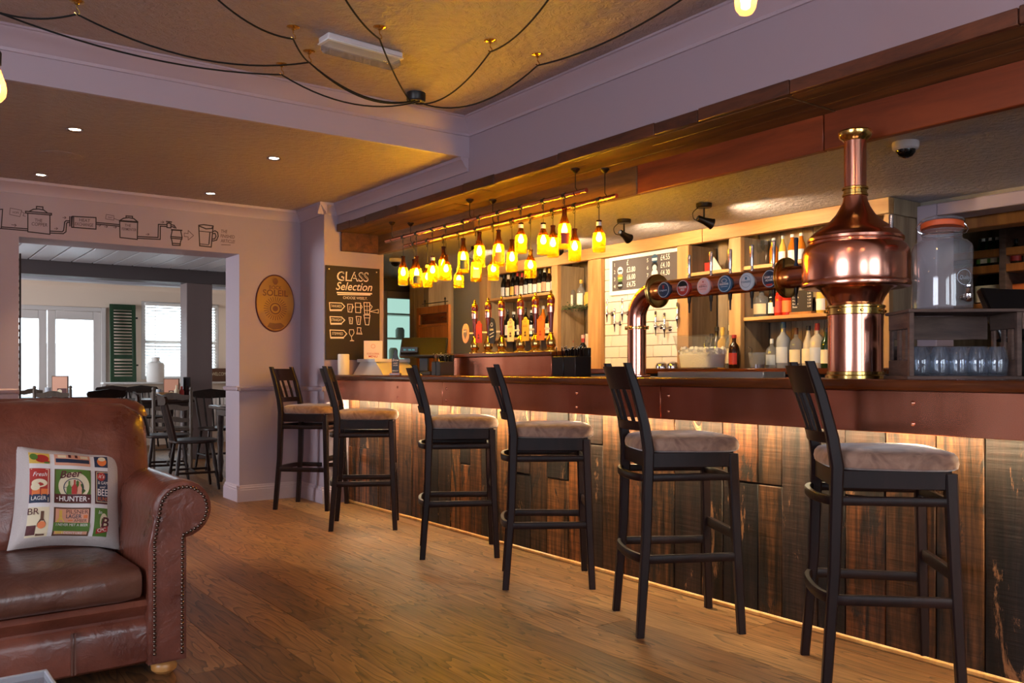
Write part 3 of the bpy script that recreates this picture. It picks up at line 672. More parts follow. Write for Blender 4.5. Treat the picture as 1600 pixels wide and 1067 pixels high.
def arm(side):
    t = G(); ax = 0 if side > 0 else -LEN; sg = side; cz, r_ = .585, .105
    def prof(k=1.0):
        pts = [(-.13, .05), (-.13, .45)]
        for i in range(19):
            a = R(195 - i * 15.5); pts.append((-.012 + r_ * k * math.cos(a), cz + r_ * k * math.sin(a)))
        pts += [(.0, .47), (.0, .05)]
        return pts
    sec = [(0.0, .90), (.004, .97), (.02, 1.0)] + [(ADEP * i / 8, 1.0) for i in range(1, 9)]
    t.loft([[Vector((ax + sg * a, yy, b_)) for a, b_ in prof(k)] for yy, k in sec])
    a_ = t.build('arm', 'leather', sofa)
    # front facing with piping and studs
    fp = [(-.118, .06), (-.118, .48)] + [(-.012 + .088 * math.cos(R(190 - i * 15)), cz + .088 * math.sin(R(190 - i * 15))) for i in range(18)] + [(-.012, .50), (-.012, .06)]
    Mf = Matrix(((sg, 0, 0, ax), (0, 0, -1, 0), (0, 1, 0, 0), (0, 0, 0, 1)))
    G().prism(fp, 0.0, .012, Mf).build('arm_facing', 'leather', a_)
    path = [(-.112, .075), (-.112, .25), (-.112, .48)] + [(-.012 + .082 * math.cos(R(190 - i * 12)), cz + .082 * math.sin(R(190 - i * 12))) for i in range(1, 21)] + [(-.016, .495), (-.018, .25), (-.018, .075)]
    pts = [Vector((a, b_, 0)) for a, b_ in path]; st = G(); acc = 0; step = .0145
    for p, q in zip(pts, pts[1:]):
        L = (q - p).length; s_ = -acc
        while s_ + step <= L + 1e-6:
            s_ += step
            if s_ < 0: continue
            w = p + (q - p) * (s_ / L)
            st.lathe([(.0066, 0), (.006, .003), (.0035, .0056), (.0005, .0068)], n=8, M=Mf @ Matrix.Translation((w.x, w.y, .012)), cap=False)
        acc = L - s_
    so = st.build('nail_studs', 'stud_metal', a_); so['kind'] = 'stuff'; so['label'] = 'rows of small domed metal nail studs'
    G().lathe([(.03, 0), (.043, .012), (.045, .028), (.036, .044), (.03, .05)], (ax - sg * .062, .055, 0), 18).build('bun_foot', 'foot_wood', sofa)
arm(1); arm(-1)
for xx in (-LEN + .1, -.1): G().lathe([(.03, 0), (.043, .012), (.045, .028), (.036, .044), (.03, .05)], (xx, DEP - .08, 0), 14).build('bun_foot', 'foot_wood', sofa)
# ---------------------------------------------------------------- printed cushion on the sofa
cu = thing('printed_cushion', 'square linen cushion printed with beer posters on the leather sofa', 'cushion', (0, 0, 0))
CUC = at(106, 778, d=3.33); hw = .2
MC = Matrix.Translation(CUC) @ Matrix.Rotation(R(10), 4, 'Z') @ Matrix.Rotation(R(-20), 4, 'X') @ Matrix.Rotation(R(8), 4, 'Y')
def cush(a, b_, side=-1, off=0.0):
    """a, b in -1..1 over the cushion face"""
    pin = 1 - .09 * (1 - abs(b_) ** 2) * abs(a) ** 2; pin2 = 1 - .10 * (1 - abs(a) ** 2) * abs(b_) ** 2
    t = .075 * max(0, (1 - a ** 4)) ** .55 * max(0, (1 - b_ ** 4)) ** .55 + .004 * math.sin(7 * a + 3 * b_) * (1 - a * a)
    return MC @ Vector((a * hw * pin, side * (t + off), b_ * hw * pin2))
g = G(); g.grid(lambda s, t: cush(s * 2 - 1, t * 2 - 1, -1), 28, 28); g.grid(lambda s, t: cush(s * 2 - 1, t * 2 - 1, 1), 28, 28); g.build('cover', 'linen', cu, fix=True, ang=70)
cm = lambda off: (lambda a, b_: cush(a, b_, -1, off))
def prnt(nm, mat, d, off=.003): d.build(nm, mat, cu, cm(off))
D = Draw(); D.rect(-.80, -.84, .62, .80, 24, 24); prnt('print_ground', 'cushion_white', D, .0015)
def card(x0, y0, x1, y1, mat, nm): prnt(nm, mat, Draw().rect(x0, y0, x1, y1, 8, 8), .003)
card(-.80, .56, -.44, .80, 'yellow_print', 'poster'); card(-.36, .54, .28, .80, 'peach_print', 'poster'); card(.36, .54, .62, .80, 'navy_print', 'poster')
card(-.80, -.20, -.44, .46, 'red_print', 'poster'); card(-.36, -.20, .28, .46, 'green_print', 'poster'); card(.36, -.20, .62, .46, 'maroon_print', 'poster')
card(-.80, -.84, -.44, -.28, 'cream_print', 'poster'); card(-.36, -.84, .28, -.28, 'brown_print', 'poster'); card(.36, -.84, .62, -.28, 'green_print', 'poster')
o2, o3, o4 = .0045, .006, .0075
prnt('poster_food', 'red_print', Draw().disc(-.58, .67, .12, .09).disc(-.5, .6, .06, .03), o2); prnt('poster_leaf', 'green_print', Draw().disc(-.72, .7, .07, .07).disc(-.5, .58, .05, .02), o3)
prnt('ribbon', 'navy_print', Draw().rect(-.34, .60, .26, .69, 6, 1), o2); prnt('ribbon_tail', 'cream_print', Draw().rect(-.3, .715, -.16, .78).rect(.1, .715, .24, .78), o2); prnt('ribbon_lines', 'maroon_print', Draw().rect(-.12, .72, -.07, .8).rect(0, .72, .05, .8), o2)
prnt('mug', 'orange_print', Draw().disc(.5, .67, .09, .1), o2); prnt('mug_foam', 'cream_print', Draw().disc(.5, .73, .07, .05), o3)
prnt('poster_edge', 'cream_print', Draw().line([(-.78, .44), (-.47, .44), (-.47, -.18)], .012), o2); prnt('foam', 'cream_print', Draw().disc(-.63, .17, .14, .08).disc(-.7, .1, .08, .07), o2); prnt('glasses', 'orange_print', Draw().rect(-.76, -.06, -.62, .1).rect(-.6, -.06, -.48, .06), o2)
prnt('poster_band', 'navy_print', Draw().rect(-.80, -.20, -.44, -.04, 4, 2), o2); prnt('lettering', 'cushion_text', Draw().text('LAGER', -.64, -.15, .07, fit=.26).text('Fresh', -.63, .30, .08, shear=.3, fit=.24), o3)
prnt('poster_edge', 'brown_print', Draw().line([(-.35, .45), (.27, .45), (.27, -.19), (-.35, -.19)], .012, True), o2)
prnt('target', 'cream_print', Draw().disc(-.02, .13, .27, .27, 32), o2); prnt('target_ring', 'navy_print', Draw().disc(-.03, .1, .175, .175, 32, .16).line([(-.2, .1), (.14, .1)], .008), o3)
prnt('hunter_band', 'maroon_print', Draw().rect(-.36, -.20, .28, -.03, 8, 3), o3); prnt('lettering', 'cushion_text', Draw().text('HUNTER', -.04, -.165, .095, fit=.48, bold=.012).disc(-.315, -.115, .012).disc(.235, -.115, .012), o4)
prnt('lettering', 'maroon_print', Draw().text('Beer', -.1, .29, .14, shear=.35, rot=.12, fit=.36, bold=.02), o4)
def btl(x, y, h): return [(x - .16 * h, y), (x + .16 * h, y), (x + .16 * h, y + .5 * h), (x + .06 * h, y + .7 * h), (x + .06 * h, y + h), (x - .06 * h, y + h), (x - .06 * h, y + .7 * h), (x - .16 * h, y + .5 * h)]
prnt('printed_bottle', 'green_print', Draw().poly(btl(-.11, -.03, .25)), o4); prnt('printed_bottle', 'red_print', Draw().poly(btl(-.02, -.03, .27)), o4 + .001); prnt('printed_bottle', 'peach_print', Draw().poly(btl(.07, -.03, .24)), o4)
prnt('poster_field', 'navy_print', Draw().rect(.39, -.16, .62, .43, 4, 8), o2); prnt('poster_edge', 'cream_print', Draw().line([(.62, .43), (.39, .43), (.39, -.16), (.62, -.16)], .012), o3); prnt('red_dot', 'red_print', Draw().disc(.48, .34, .085), o3)
prnt('lettering', 'cushion_text', Draw().text("it's", .48, .31, .075, shear=.2).text('& GAM', .515, .185, .06, fit=.2).text('until', .5, .11, .045, shear=.3).text('BEE', .51, -.04, .13, fit=.21, bold=.01), o4); prnt('lettering', 'orange_print', Draw().text('RUNS', .51, -.14, .075, fit=.2), o4)
prnt('printed_bottle', 'brown_print', Draw().poly(btl(-.56, -.82, .46)), o2); prnt('bottle_label', 'orange_print', Draw().disc(-.56, -.62, .07), o3); prnt('dark_ground', 'maroon_print', Draw().rect(-.80, -.80, -.645, -.62), o2); prnt('lettering', 'maroon_print', Draw().text('BR', -.72, -.42, .12), o3)
prnt('poster_field', 'peach_print', Draw().rect(-.33, -.81, .25, -.31, 8, 6), o2); prnt('green_band', 'green_print', Draw().rect(-.36, -.75, .28, -.58, 8, 2), o3 + .0007)
prnt('printed_bottle', 'yellow_print', Draw().poly(btl(-.24, -.8, .46)), o3); prnt('lettering', 'maroon_print', Draw().text('PILSNER', .045, -.4, .075, fit=.38).text('AMBER', .11, -.565, .06, fit=.22), o3)
prnt('lettering', 'navy_print', Draw().text('LAGER', -.01, -.49, .075, fit=.27, bold=.01), o3); prnt('star_patch', 'orange_print', Draw().rect(.16, -.49, .23, -.425).line([(-.1, -.535), (-.03, -.535)], .02), o3)
prnt('lettering', 'cushion_text', Draw().text('I NEVER MET A BEER', -.04, -.65, .05, fit=.56).text("I DIDN'T LIKE", -.02, -.81, .045, fit=.36), .009)
prnt('poster_disc', 'cream_print', Draw().disc(.54, -.55, .08, .17), o2); prnt('lettering', 'cushion_text', Draw().text("In", .46, -.40, .07, shear=.2), o3); prnt('lettering', 'maroon_print', Draw().text('B', .55, -.66, .2, bold=.02, shear=.2), o3)
prnt('ribbon', 'red_print', Draw().poly([(.40, -.80), (.62, -.74), (.62, -.63), (.40, -.70)]), o4); prnt('lettering', 'cushion_text', Draw().text("O'C", .51, -.75, .07, rot=.2), .009)
# ---------------------------------------------------------------- low table corner
q = at(74, 1046, z=.45)
lt = thing('low_table', 'low glass-topped side table with a pale metal edge before the sofa', 'table', (q.x, q.y, 0), SA)
G().box(-.6, 0, -.5, 0, .438, .45, .002).build('glass_top', 'jar_glass', lt); G().box(-.6, 0, -.008, 0, .425, .452, .002).box(-.008, 0, -.5, -.008, .425, .452, .002).box(-.6, -.592, -.5, -.008, .425, .452, .002).box(-.592, -.008, -.5, -.492, .425, .452, .002).build('edge_frame', 'silver_print', lt)
for lx, ly in ((-.02, -.02), (-.58, -.02), (-.02, -.48), (-.58, -.48)): G().box(lx - .012, lx + .012, ly - .012, ly + .012, 0, .425, .002).build('leg', 'steel', lt)
G().box(-.56, -.06, -.46, -.04, .17, .19, .003).build('shelf', 'taupe_wood', lt)
# ================================================================ hanging bottle lamps
RA, RB = (3.2, 2.09), (3.335, 2.058)
for (x, z), y0, y1, lb in ((RA, 3.72, 6.1, 'front copper rail of the bottle lamps, nearer the room'), (RB, 3.62, 6.05, 'rear copper rail of the bottle lamps, nearer the back bar')):
    t = thing('lamp_rail', lb, 'rail', (x, y0, z), 0, 'copper rails over the bar')
    G().tube([(0, 0, 0), (0, y1 - y0, 0)], .0135, n=12).build('pipe', 'copper', t)
    for k in (.04, .5, .96):
        yy = (y1 - y0) * k
        G().lathe([(.026, 0), (.026, -.006), (.014, -.02), (.006, -.026)], (0, yy, 2.226 - z), 14).build('ceiling_mount', 'dark_metal', t)
        G().tube([(0, yy, 2.2 - z), (0, yy, .03), (.012, yy, .018), (.016, yy, 0), (0, yy, -.017), (-.016, yy, 0)], .003, n=6).build('hook', 'dark_metal', t)
LAMPS = [(630, 400, 446, 0), (647, 405, 445, 1), (651, 400, 449, 0), (668, 412, 449, 1), (676, 400, 440, 0), (693, 385, 437, 1), (697, 398, 438, 0), (717, 418, 450, 1), (724, 372, 427, 0), (744, 390, 440, 1), (749, 362, 418, 0),
         (771, 398, 438, 1), (779, 359, 416, 0), (800, 374, 425, 1), (814, 348, 396, 0), (829, 390, 434, 1), (849, 348, 398, 0), (864, 352, 402, 1), (882, 324, 389, 0), (898, 357, 408, 1), (936, 344, 394, 1)]
BB = G().lathe([(.001, 0), (.033, .0), (.037, .006), (.0375, .03), (.0375, .115), (.035, .128), (.032, .136)], n=20, cap=False).build('bottle_body', 'amber_glass'); ME_BB = BB.data; bpy.data.objects.remove(BB)
BB = G().lathe([(.032, .136), (.024, .156), (.017, .174), (.0145, .19), (.0138, .215), (.016, .217), (.016, .226), (.013, .228)], n=18).build('bottle_neck', 'amber_dark'); ME_BN = BB.data; bpy.data.objects.remove(BB)
BB = G().lathe([(.003, .075), (.012, .08), (.017, .092), (.018, .102), (.013, .122), (.007, .136)], n=14).build('bulb', 'bulb_glow'); ME_BU = BB.data; bpy.data.objects.remove(BB)
BB = G().lathe([(.008, .136), (.008, .175), (.003, .18)], n=10).build('lamp_holder', 'black'); ME_BH = BB.data; bpy.data.objects.remove(BB)
BB = G().lathe([(.0145, .186), (.015, .19), (.0145, .215)], n=16, cap=False).build('neck_wrap', 'white'); ME_BW = BB.data; bpy.data.objects.remove(BB)
cnt = [0, 0]; LBL = {4: 'white', 14: 'white', 16: 'white', 20: 'white', 3: 'white', 8: 'navy_print', 2: 'navy_print', 18: 'red_print', 7: 'orange_print', 12: 'orange_print', 9: 'cream_print'}
for i, (u, vt, vb, rl) in enumerate(LAMPS):
    rx, rz = (RA, RB)[rl]; p = at(u, vb, x=rx); zt = at(u, vt, x=rx).z; sc = (zt - p.z) / .228
    n_ = cnt[rl]; cnt[rl] += 1
    t = thing('bottle_lamp', 'glowing amber bottle lamp, %s from the far end on the %s rail' % (ORD[n_], 'front' if rl == 0 else 'rear'), 'lamp', p, 0, 'bottle lamps over the bar')
    for nm, me in (('bottle_body', ME_BB), ('bottle_neck', ME_BN), ('bulb', ME_BU), ('lamp_holder', ME_BH)): piece(nm, me, t, (0, 0, 0), (1, 1, sc))
    if i in (4, 14, 16, 20, 3): piece('neck_wrap', ME_BW, t, (0, 0, 0), (1.02, 1.02, sc))
    elif i in LBL:
        lab = G(); lab.grid(lambda s, q: Vector((.0381 * math.cos(R(200) + s * R(80)), .0381 * math.sin(R(200) + s * R(80)), (.025 + .06 * q) * sc)), 8, 1); lab.build('label', LBL[i], t, fix=False)
    G().tube([(0, 0, .17 * sc), (0, 0, rz - p.z + .01)], .0022, n=6).build('cord', 'black', t)
    G().lathe([(.0175, -.012), (.0175, .012)], n=12, M=Matrix.Translation((0, 0, rz - p.z)) @ Matrix.Rotation(R(90), 4, 'X')).build('rail_clip', 'black', t)
    G().tube([(0, .004, rz - p.z - .016), (.004, .014, rz - p.z - .026), (0, .016, rz - p.z - .04), (-.004, .004, rz - p.z - .046), (0, -.006, rz - p.z - .034)], .0022, n=6).build('cord_loop', 'black', t)
# ================================================================ copper still with tap pipe
SX, SY = 3.293, 2.12
st = thing('beer_font', 'tall polished copper still with a horizontal tap pipe on the bar', 'beer font', (SX, SY, 1.05))
G().lathe([(.108, .03), (.108, .27)], n=40).build('column', 'copper', st)
G().lathe([(.12, 0), (.12, .012), (.113, .016), (.113, .028), (.109, .03)], n=40).build('base_ring', 'brass', st)
G().lathe([(.109, .262), (.114, .265), (.114, .29), (.118, .293), (.118, .3), (.109, .304)], n=40).build('collar', 'brass', st)
for k in range(8):
    a = k * math.pi / 4; G().lathe([(.006, 0), (.006, .008), (.003, .011)], n=8, M=Matrix.Translation((.114 * math.cos(a), .114 * math.sin(a), .278)) @ Matrix.Rotation(a, 4, 'Z') @ Matrix.Rotation(R(90), 4, 'Y')).build('bolt', 'brass', st)
G().lathe([(.1, .30), (.104, .31), (.115, .335), (.14, .37), (.165, .38), (.205, .376), (.213, .38), (.216, .39), (.213, .398), (.21, .402), (.212, .41), (.212, .50), (.209, .525), (.2, .545), (.187, .557), (.186, .565), (.19, .57), (.19, .58), (.184, .585), (.18, .592), (.168, .604),
           (.14, .625), (.105, .65), (.078, .68), (.06, .71), (.05, .735), (.046, .76)], n=56).build('kettle', 'copper', st)
G().lathe([(.047, .755), (.051, .758), (.051, .765), (.047, .768), (.047, .782), (.052, .785), (.052, .792), (.046, .796)], n=28).build('neck_ring', 'brass', st)
G().lathe([(.044, .76), (.044, 1.0)], n=32).build('chimney', 'copper', st)
G().lathe([(.045, .985), (.05, .992), (.062, 1.0), (.067, 1.012), (.068, 1.022), (.064, 1.028), (.044, 1.03)], n=32).build('chimney_cap', 'brass', st)
PZ = .448; pv = at(995, 585, x=SX).y - SY      # tap pipe: down-leg, elbow, straight run along the bar
path = [(0, pv, 0), (0, pv, .2), (0, pv, PZ - .14)] + [(0, pv - .14 + .14 * math.cos(R(a)), PZ - .14 + .14 * math.sin(R(a))) for a in range(10, 91, 10)] + [(0, .19, PZ)]
G().tube(path, .05, n=28).build('pipe', 'copper', st)
def ring(y0, y1, r, mat, nm, y=True, z=0):
    M = Matrix.Translation((0, y0, PZ)) @ Matrix.Rotation(R(90), 4, 'X') if y else Matrix.Translation((0, pv, z))
    L = y1 - y0; return G().lathe([(.05, 0), (r - .004, 0), (r, .003), (r, L - .003), (r - .004, L), (.05, L)], n=32, M=M, cap=False).build(nm, mat, st)
ring(pv - .145, pv - .137, .088, 'brass', 'flange'); ring(pv - .157, pv - .149, .088, 'brass', 'flange'); ring(.335, .343, .09, 'brass', 'flange'); ring(.347, .355, .09, 'brass', 'flange')
for z in (.0, .255): ring(0, .012, .064 if z else .075, 'brass' if z else 'copper', 'flange', False, z)
for k in range(6): a = k * math.pi / 3; G().lathe([(.006, 0), (.006, .02)], n=8, M=Matrix.Translation((.06 * math.cos(a), pv + .06 * math.sin(a), .252))).build('bolt', 'brass', st)
BAD = [(1038, 453, 'navy_print', 'pink_print', ('Carlsberg',)), (1068, 450, 'red_print', 'cushion_text', ('SAMBA', 'RED')), (1100, 447, 'pink_print', 'maroon_print', ('ASPALL',)), (1133, 443.5, 'blue_print', 'cushion_text', ('ADNAMS',)), (1167, 440, 'silver_print', 'blue_print', ('BITBURGER',)), (1203.5, 435.5, 'navy_print', 'cushion_text', ('SAMUEL', 'ADAMS'))]
BAD[0] = (1038, 453, 'navy_print', 'silver_print', ('Longhorn',)); BAD[1] = (1068, 450, 'red_print', 'cushion_text', ('TANKER', 'RED')); BAD[3] = (1133, 443.5, 'blue_print', 'cushion_text', ('HOOK HAVEN',)); BAD[4] = (1167, 440, 'silver_print', 'blue_print', ('FOUNDERS',))
for i, (u, v, m, tm, tx) in enumerate(BAD):
    p = at(u, v, x=SX - .056); o = Vector((-.05, p.y - SY, p.z - 1.05)); ra = .041
    bd = G().lathe([(.0, .012), (ra - .004, .012), (ra, .009), (ra, 0)], n=32, M=Matrix.Translation(o) @ Matrix.Rotation(R(-90), 4, 'Y'), cap=False).build('badge', m, st)
    mp_ = plane_map(o + Vector((-.0125, 0, 0)), (0, -1, 0), (0, 0, 1), .0006)
    Draw().disc(0, 0, ra - .003, r0=ra - .006, n=32).build('badge_ring', 'silver_print', bd, mp_)
    if i == 1: Draw().poly([(.034 * math.cos(R(a)), .034 * math.sin(R(a))) for a in range(15, 166, 10)]).build('badge_field', 'black', bd, mp_)
    if i == 4: Draw().disc(0, 0, .028, r0=.0265, n=28).rect(-.006, .009, .006, .02).build('badge_mark', 'blue_print', bd, mp_)
    if i == 3: Draw().disc(0, .014, .016, .010, n=20, r0=.013).rect(-.02, -.014, .02, -.012).build('badge_mark', 'silver_print', bd, mp_)
    if i == 0: Draw().poly([(-.008, .006), (.008, .006), (.003, .014), (.009, .024), (-.004, .022), (-.009, .026), (-.004, .014)]).build('badge_mark', 'red_print', bd, mp_)
    if i == 5: Draw().poly([(-.02, -.024), (.018, -.022), (.015, -.032), (-.014, -.032)]).build('badge_mark', 'red_print', bd, mp_)
    if i == 2: Draw().rect(-.016, .006, .018, .0075).rect(-.02, -.016, .02, -.0145).disc(0, .02, .004).build('badge_mark', 'red_print', bd, mp_)
    mp2 = plane_map(o + Vector((-.0125, 0, 0)), (0, -1, 0), (0, 0, 1), .0014); dd = Draw()
    for k, s_ in enumerate(tx): dd.text(s_, 0, (-.006 if len(tx) == 1 else (.002 if i != 1 else -.002) - .013 * k), .010 if len(tx) == 2 else .009, fit=.052 if len(s_) > 5 else (.042 if len(s_) > 3 else .024), bold=.012)
    dd.build('badge_lettering', tm, bd, mp2)
HND = [(1077, 398, 431, -.25), (1111, 393, 428, -.02), (1141, 389, 424, .05), (1175, 382, 420, .0), (1209, 375, 416, .0), (1244, 371, 410, .0), (1397, 354, 400, .0)]
for i, (u, v0, v1, ln) in enumerate(HND):
    p = at(u, v1, x=SX); yy = p.y - SY; zt = at(u, v0, x=SX).z - 1.05
    if i == 6: yy, zt = -.16, .66
    zb = PZ + .045 if i < 6 else .52
    h = G().lathe([(.008, zb), (.009, zb + .01), (.006, zb + .02), (.007, zb + .03), (.0095, zt - .012), (.0085, zt - .003), (.004, zt)], (0, yy, 0), 12).build('tap_handle', 'navy_print' if i == 5 else 'chrome', st)
    if i < 6: G().lathe([(.010, PZ - .05), (.008, PZ - .075), (.0055, PZ - .08), (.0045, PZ - .125), (.003, PZ - .126)], (0, yy, 0), 12).build('nozzle', 'dark_metal', st)
# drip tray below the tap pipe
y0, y1 = at(1212, 583, x=3.32).y, at(1047, 583, x=3.32).y
dt = thing('drip_tray', 'long stainless steel drip tray on the bar under the copper pipe', 'tray', (3.3, y0, 1.05))
G().box(-.07, .09, 0, y1 - y0, 0, .006).box(-.07, -.064, 0, y1 - y0, .006, .028, .001).box(.084, .09, 0, y1 - y0, .006, .028, .001).box(-.064, .084, 0, .006, .006, .028, .001).box(-.064, .084, y1 - y0 - .006, y1 - y0, .006, .028, .001).build('pan', 'steel', dt)
gm = G().box(-.062, .082, 0, .006, .02, .026).build('grid_bar', 'steel', dt); gm.location.y = .02
for i in range(1, 40): piece('grid_bar', gm.data, dt, (0, .02 + i * (y1 - y0 - .05) / 39, 0))
# ================================================================ wooden crate, glasses, drinks dispenser
CP = at(1421, 590, d=3.27); CP.z = 1.05; ca = -YAW - R(4)
cr = thing('wooden_crate', 'weathered wooden crate lying on its side on the bar, holding glasses', 'crate', CP, ca)
CW, CD, CH = .405, .24, .262
for a, b_ in ((0, .018), (CW - .018, CW)): G().box(a, b_, 0, .02, .012, CH - .012, .002).build('corner_post', 'crate_wood', cr)
for a in (0.0, CW - .016):      # slatted ends
    for z0, z1 in ((.012, .072), (.19, .25)): G().box(a + .001, a + .015, .022, CD - .02, z0, z1, .002).build('end_slat', 'crate_wood', cr)
    for q0, q1 in ((.05, .085), (.11, .135), (.19, .215)): G().box(a + .003, a + .013, q0, q1, .073, .189, .002).build('end_slat', 'crate_wood', cr)
G().box(-.006, CW + .006, -.006, CD, CH - .012, CH, .002).build('top_board', 'crate_wood', cr); G().box(-.012, CW + .012, -.012, CD, 0, .012, .002).build('bottom_board', 'crate_wood', cr)
for z0, z1 in ((.014, .13), (.155, .248)): G().box(.02, CW - .02, CD - .014, CD - .002, z0, z1, .002).build('back_slat', 'crate_wood', cr)
G().box(CW + .001, CW + .014, -.002, .03, CH - .075, CH - .012, .002).build('corner_batten', 'crate_wood', cr)
MCR = Matrix.Translation(CP) @ Matrix.Rotation(ca, 4, 'Z')
TG = G().lathe([(.024, .003), (.033, 0), (.036, .012), (.040, .045), (.039, .07), (.031, .098), (.026, .11), (.024, .11), (.029, .096), (.036, .07), (.037, .045), (.033, .014), (.024, .010)], n=18, cap=False).build('tumbler', 'tumbler_glass'); ME_TG = TG.data; bpy.data.objects.remove(TG)
wd = ['leftmost', 'second from the left', 'middle', 'second from the right', 'rightmost']
for r_ in range(2):
    for i in range(5):
        p = MCR @ Vector((.062 + i * .07, .058 + r_ * .085, .0125)); o = piece('tumbler', ME_TG, None, p)
        tag(o, 'clear stemless glass in the crate, %s row, %s' % (('front', 'back')[r_], wd[i]), 'glass', 'glasses in the crate')
p = MCR @ Vector((.165, .115, CH)); dj = thing('drinks_dispenser', 'large clear glass drinks dispenser jar standing on the crate', 'dispenser', p)
kz = (at(1490, 385, d=3.4).z - p.z)
G().lathe([(.0, .004), (.098, .004), (.106, .01), (.108, .03), (.105, .12), (.108, kz - .02), (.103, kz), (.09, kz + .014), (.074, kz + .02), (.071, kz + .026), (.071, kz + .05), (.076, kz + .053), (.076, kz + .058), (.070, kz + .06)], n=36, cap=False).build('jar_body', 'jar_glass', dj)
MT = Matrix.Translation((0, 0, kz + .062)) @ Matrix.Rotation(R(6), 4, 'Y') @ Matrix.Rotation(R(-4), 4, 'X')
G().lathe([(.06, 0), (.074, .0), (.077, .006), (.076, .02), (.066, .022)], n=32, M=MT).build('rubber_seal', 'rubber_orange', dj)
G().lathe([(.064, .022), (.079, .024), (.081, .03), (.074, .036), (.05, .04), (.0, .041)], n=32, M=MT, cap=False).build('lid', 'jar_glass', dj)
tv = Vector((-math.sin(YAW) * .97, -math.cos(YAW) * .97, 0)); rv = Vector((math.cos(YAW), -math.sin(YAW), 0))
tp = (tv + rv * .28).normalized() * .105 + Vector((0, 0, .045))
G().tube([tp * .97, tp + tv * .03], .011, n=12).build('spigot_stem', 'chrome', dj); k_ = tp + tv * .038
G().lathe([(.006, -.022), (.012, -.018), (.017, -.004), (.017, .008), (.01, .014), (.006, .03), (.013, .036), (.013, .042), (.004, .046)], n=16, M=Matrix.Translation(k_)).build('spigot_tap', 'chrome', dj)
for s in (-1, 1): G().tube([rv * .078 * s + Vector((0, 0, kz + .045)), rv * .092 * s + Vector((0, 0, kz + .05)), rv * .1 * s + Vector((0, 0, kz + .065)), rv * .09 * s + Vector((0, 0, kz + .08)), rv * .078 * s + Vector((0, 0, kz + .09))], .0025, n=6).build('wire_clasp', 'chrome', dj)
G().tube([(.0725 * math.cos(a * .3), .0725 * math.sin(a * .3), kz + .04) for a in range(22)], .002, n=6).build('wire_band', 'chrome', dj)
Draw().disc(0, .12, .035, .03, 28, .032).text('Quality', 0, .112, .014, shear=.25, fit=.05).build('embossing', 'silver_print', dj, lambda a, b_: (tv * math.cos(a / .108 + .35) + rv * math.sin(a / .108 + .35)) * .1088 + Vector((0, 0, b_)))
# card terminal / till screen behind the crate
p = at(1588, 560, d=3.62); tl = thing('till_screen', 'dark tilted till screen behind the crate at the right edge', 'till', (p.x, p.y, 1.05), -YAW + R(18))
G().box(-.09, .09, -.06, .06, 0, .015, .004).build('base', 'black', tl); G().box(-.03, .03, -.02, .02, .015, .2, .004).build('stand', 'black', tl); G().box(-.16, .16, -.018, .018, -.12, .12, .008, Matrix.Translation((0, -.01, .26)) @ Matrix.Rotation(R(-25), 4, 'X')).build('screen', 'black_gloss', tl)
for i in range(6): G().box(-.09, -.03, .0185, .02, -.04 + i * .014, -.034 + i * .014, 0, Matrix.Translation((0, -.01, .26)) @ Matrix.Rotation(R(-25), 4, 'X')).build('vent_slot', 'dark_metal', tl)
# ================================================================ hand pumps on their copper plinth
pl = thing('pump_plinth', 'copper-fronted raised plinth with a wooden ledge under the hand pumps', 'plinth', (3.42, 4.29, 1.05))
G().box(.012, .255, .02, 1.40, 0, .128, .002).build('body', 'black', pl); G().box(0, .012, .02, 1.40, 0, .128, .002).build('copper_front', 'copper_sheet', pl); G().box(-.02, .26, 0, 1.42, .128, .158, .006).build('ledge', 'counter_wood', pl)
PUMPS = [(742, 'oval', 'peach_print', 'grey_paint', 'an oval orange badge', 'HARVEST'), (763, 'tall', 'red_print', 'maroon_print', 'a dark red badge', ''), (784, 'jag', 'black', 'cushion_text', 'a black badge', 'DARK'), (813.6, 'tall', 'cream_print', 'brown_print', 'a pale grey-cream badge', 'WEST'), (837, 'tall', 'yellow_print', 'brown_print', 'a yellow badge', 'GOLD'), (861, 'tall', 'orange_print', 'red_print', 'a bright orange badge', '')]
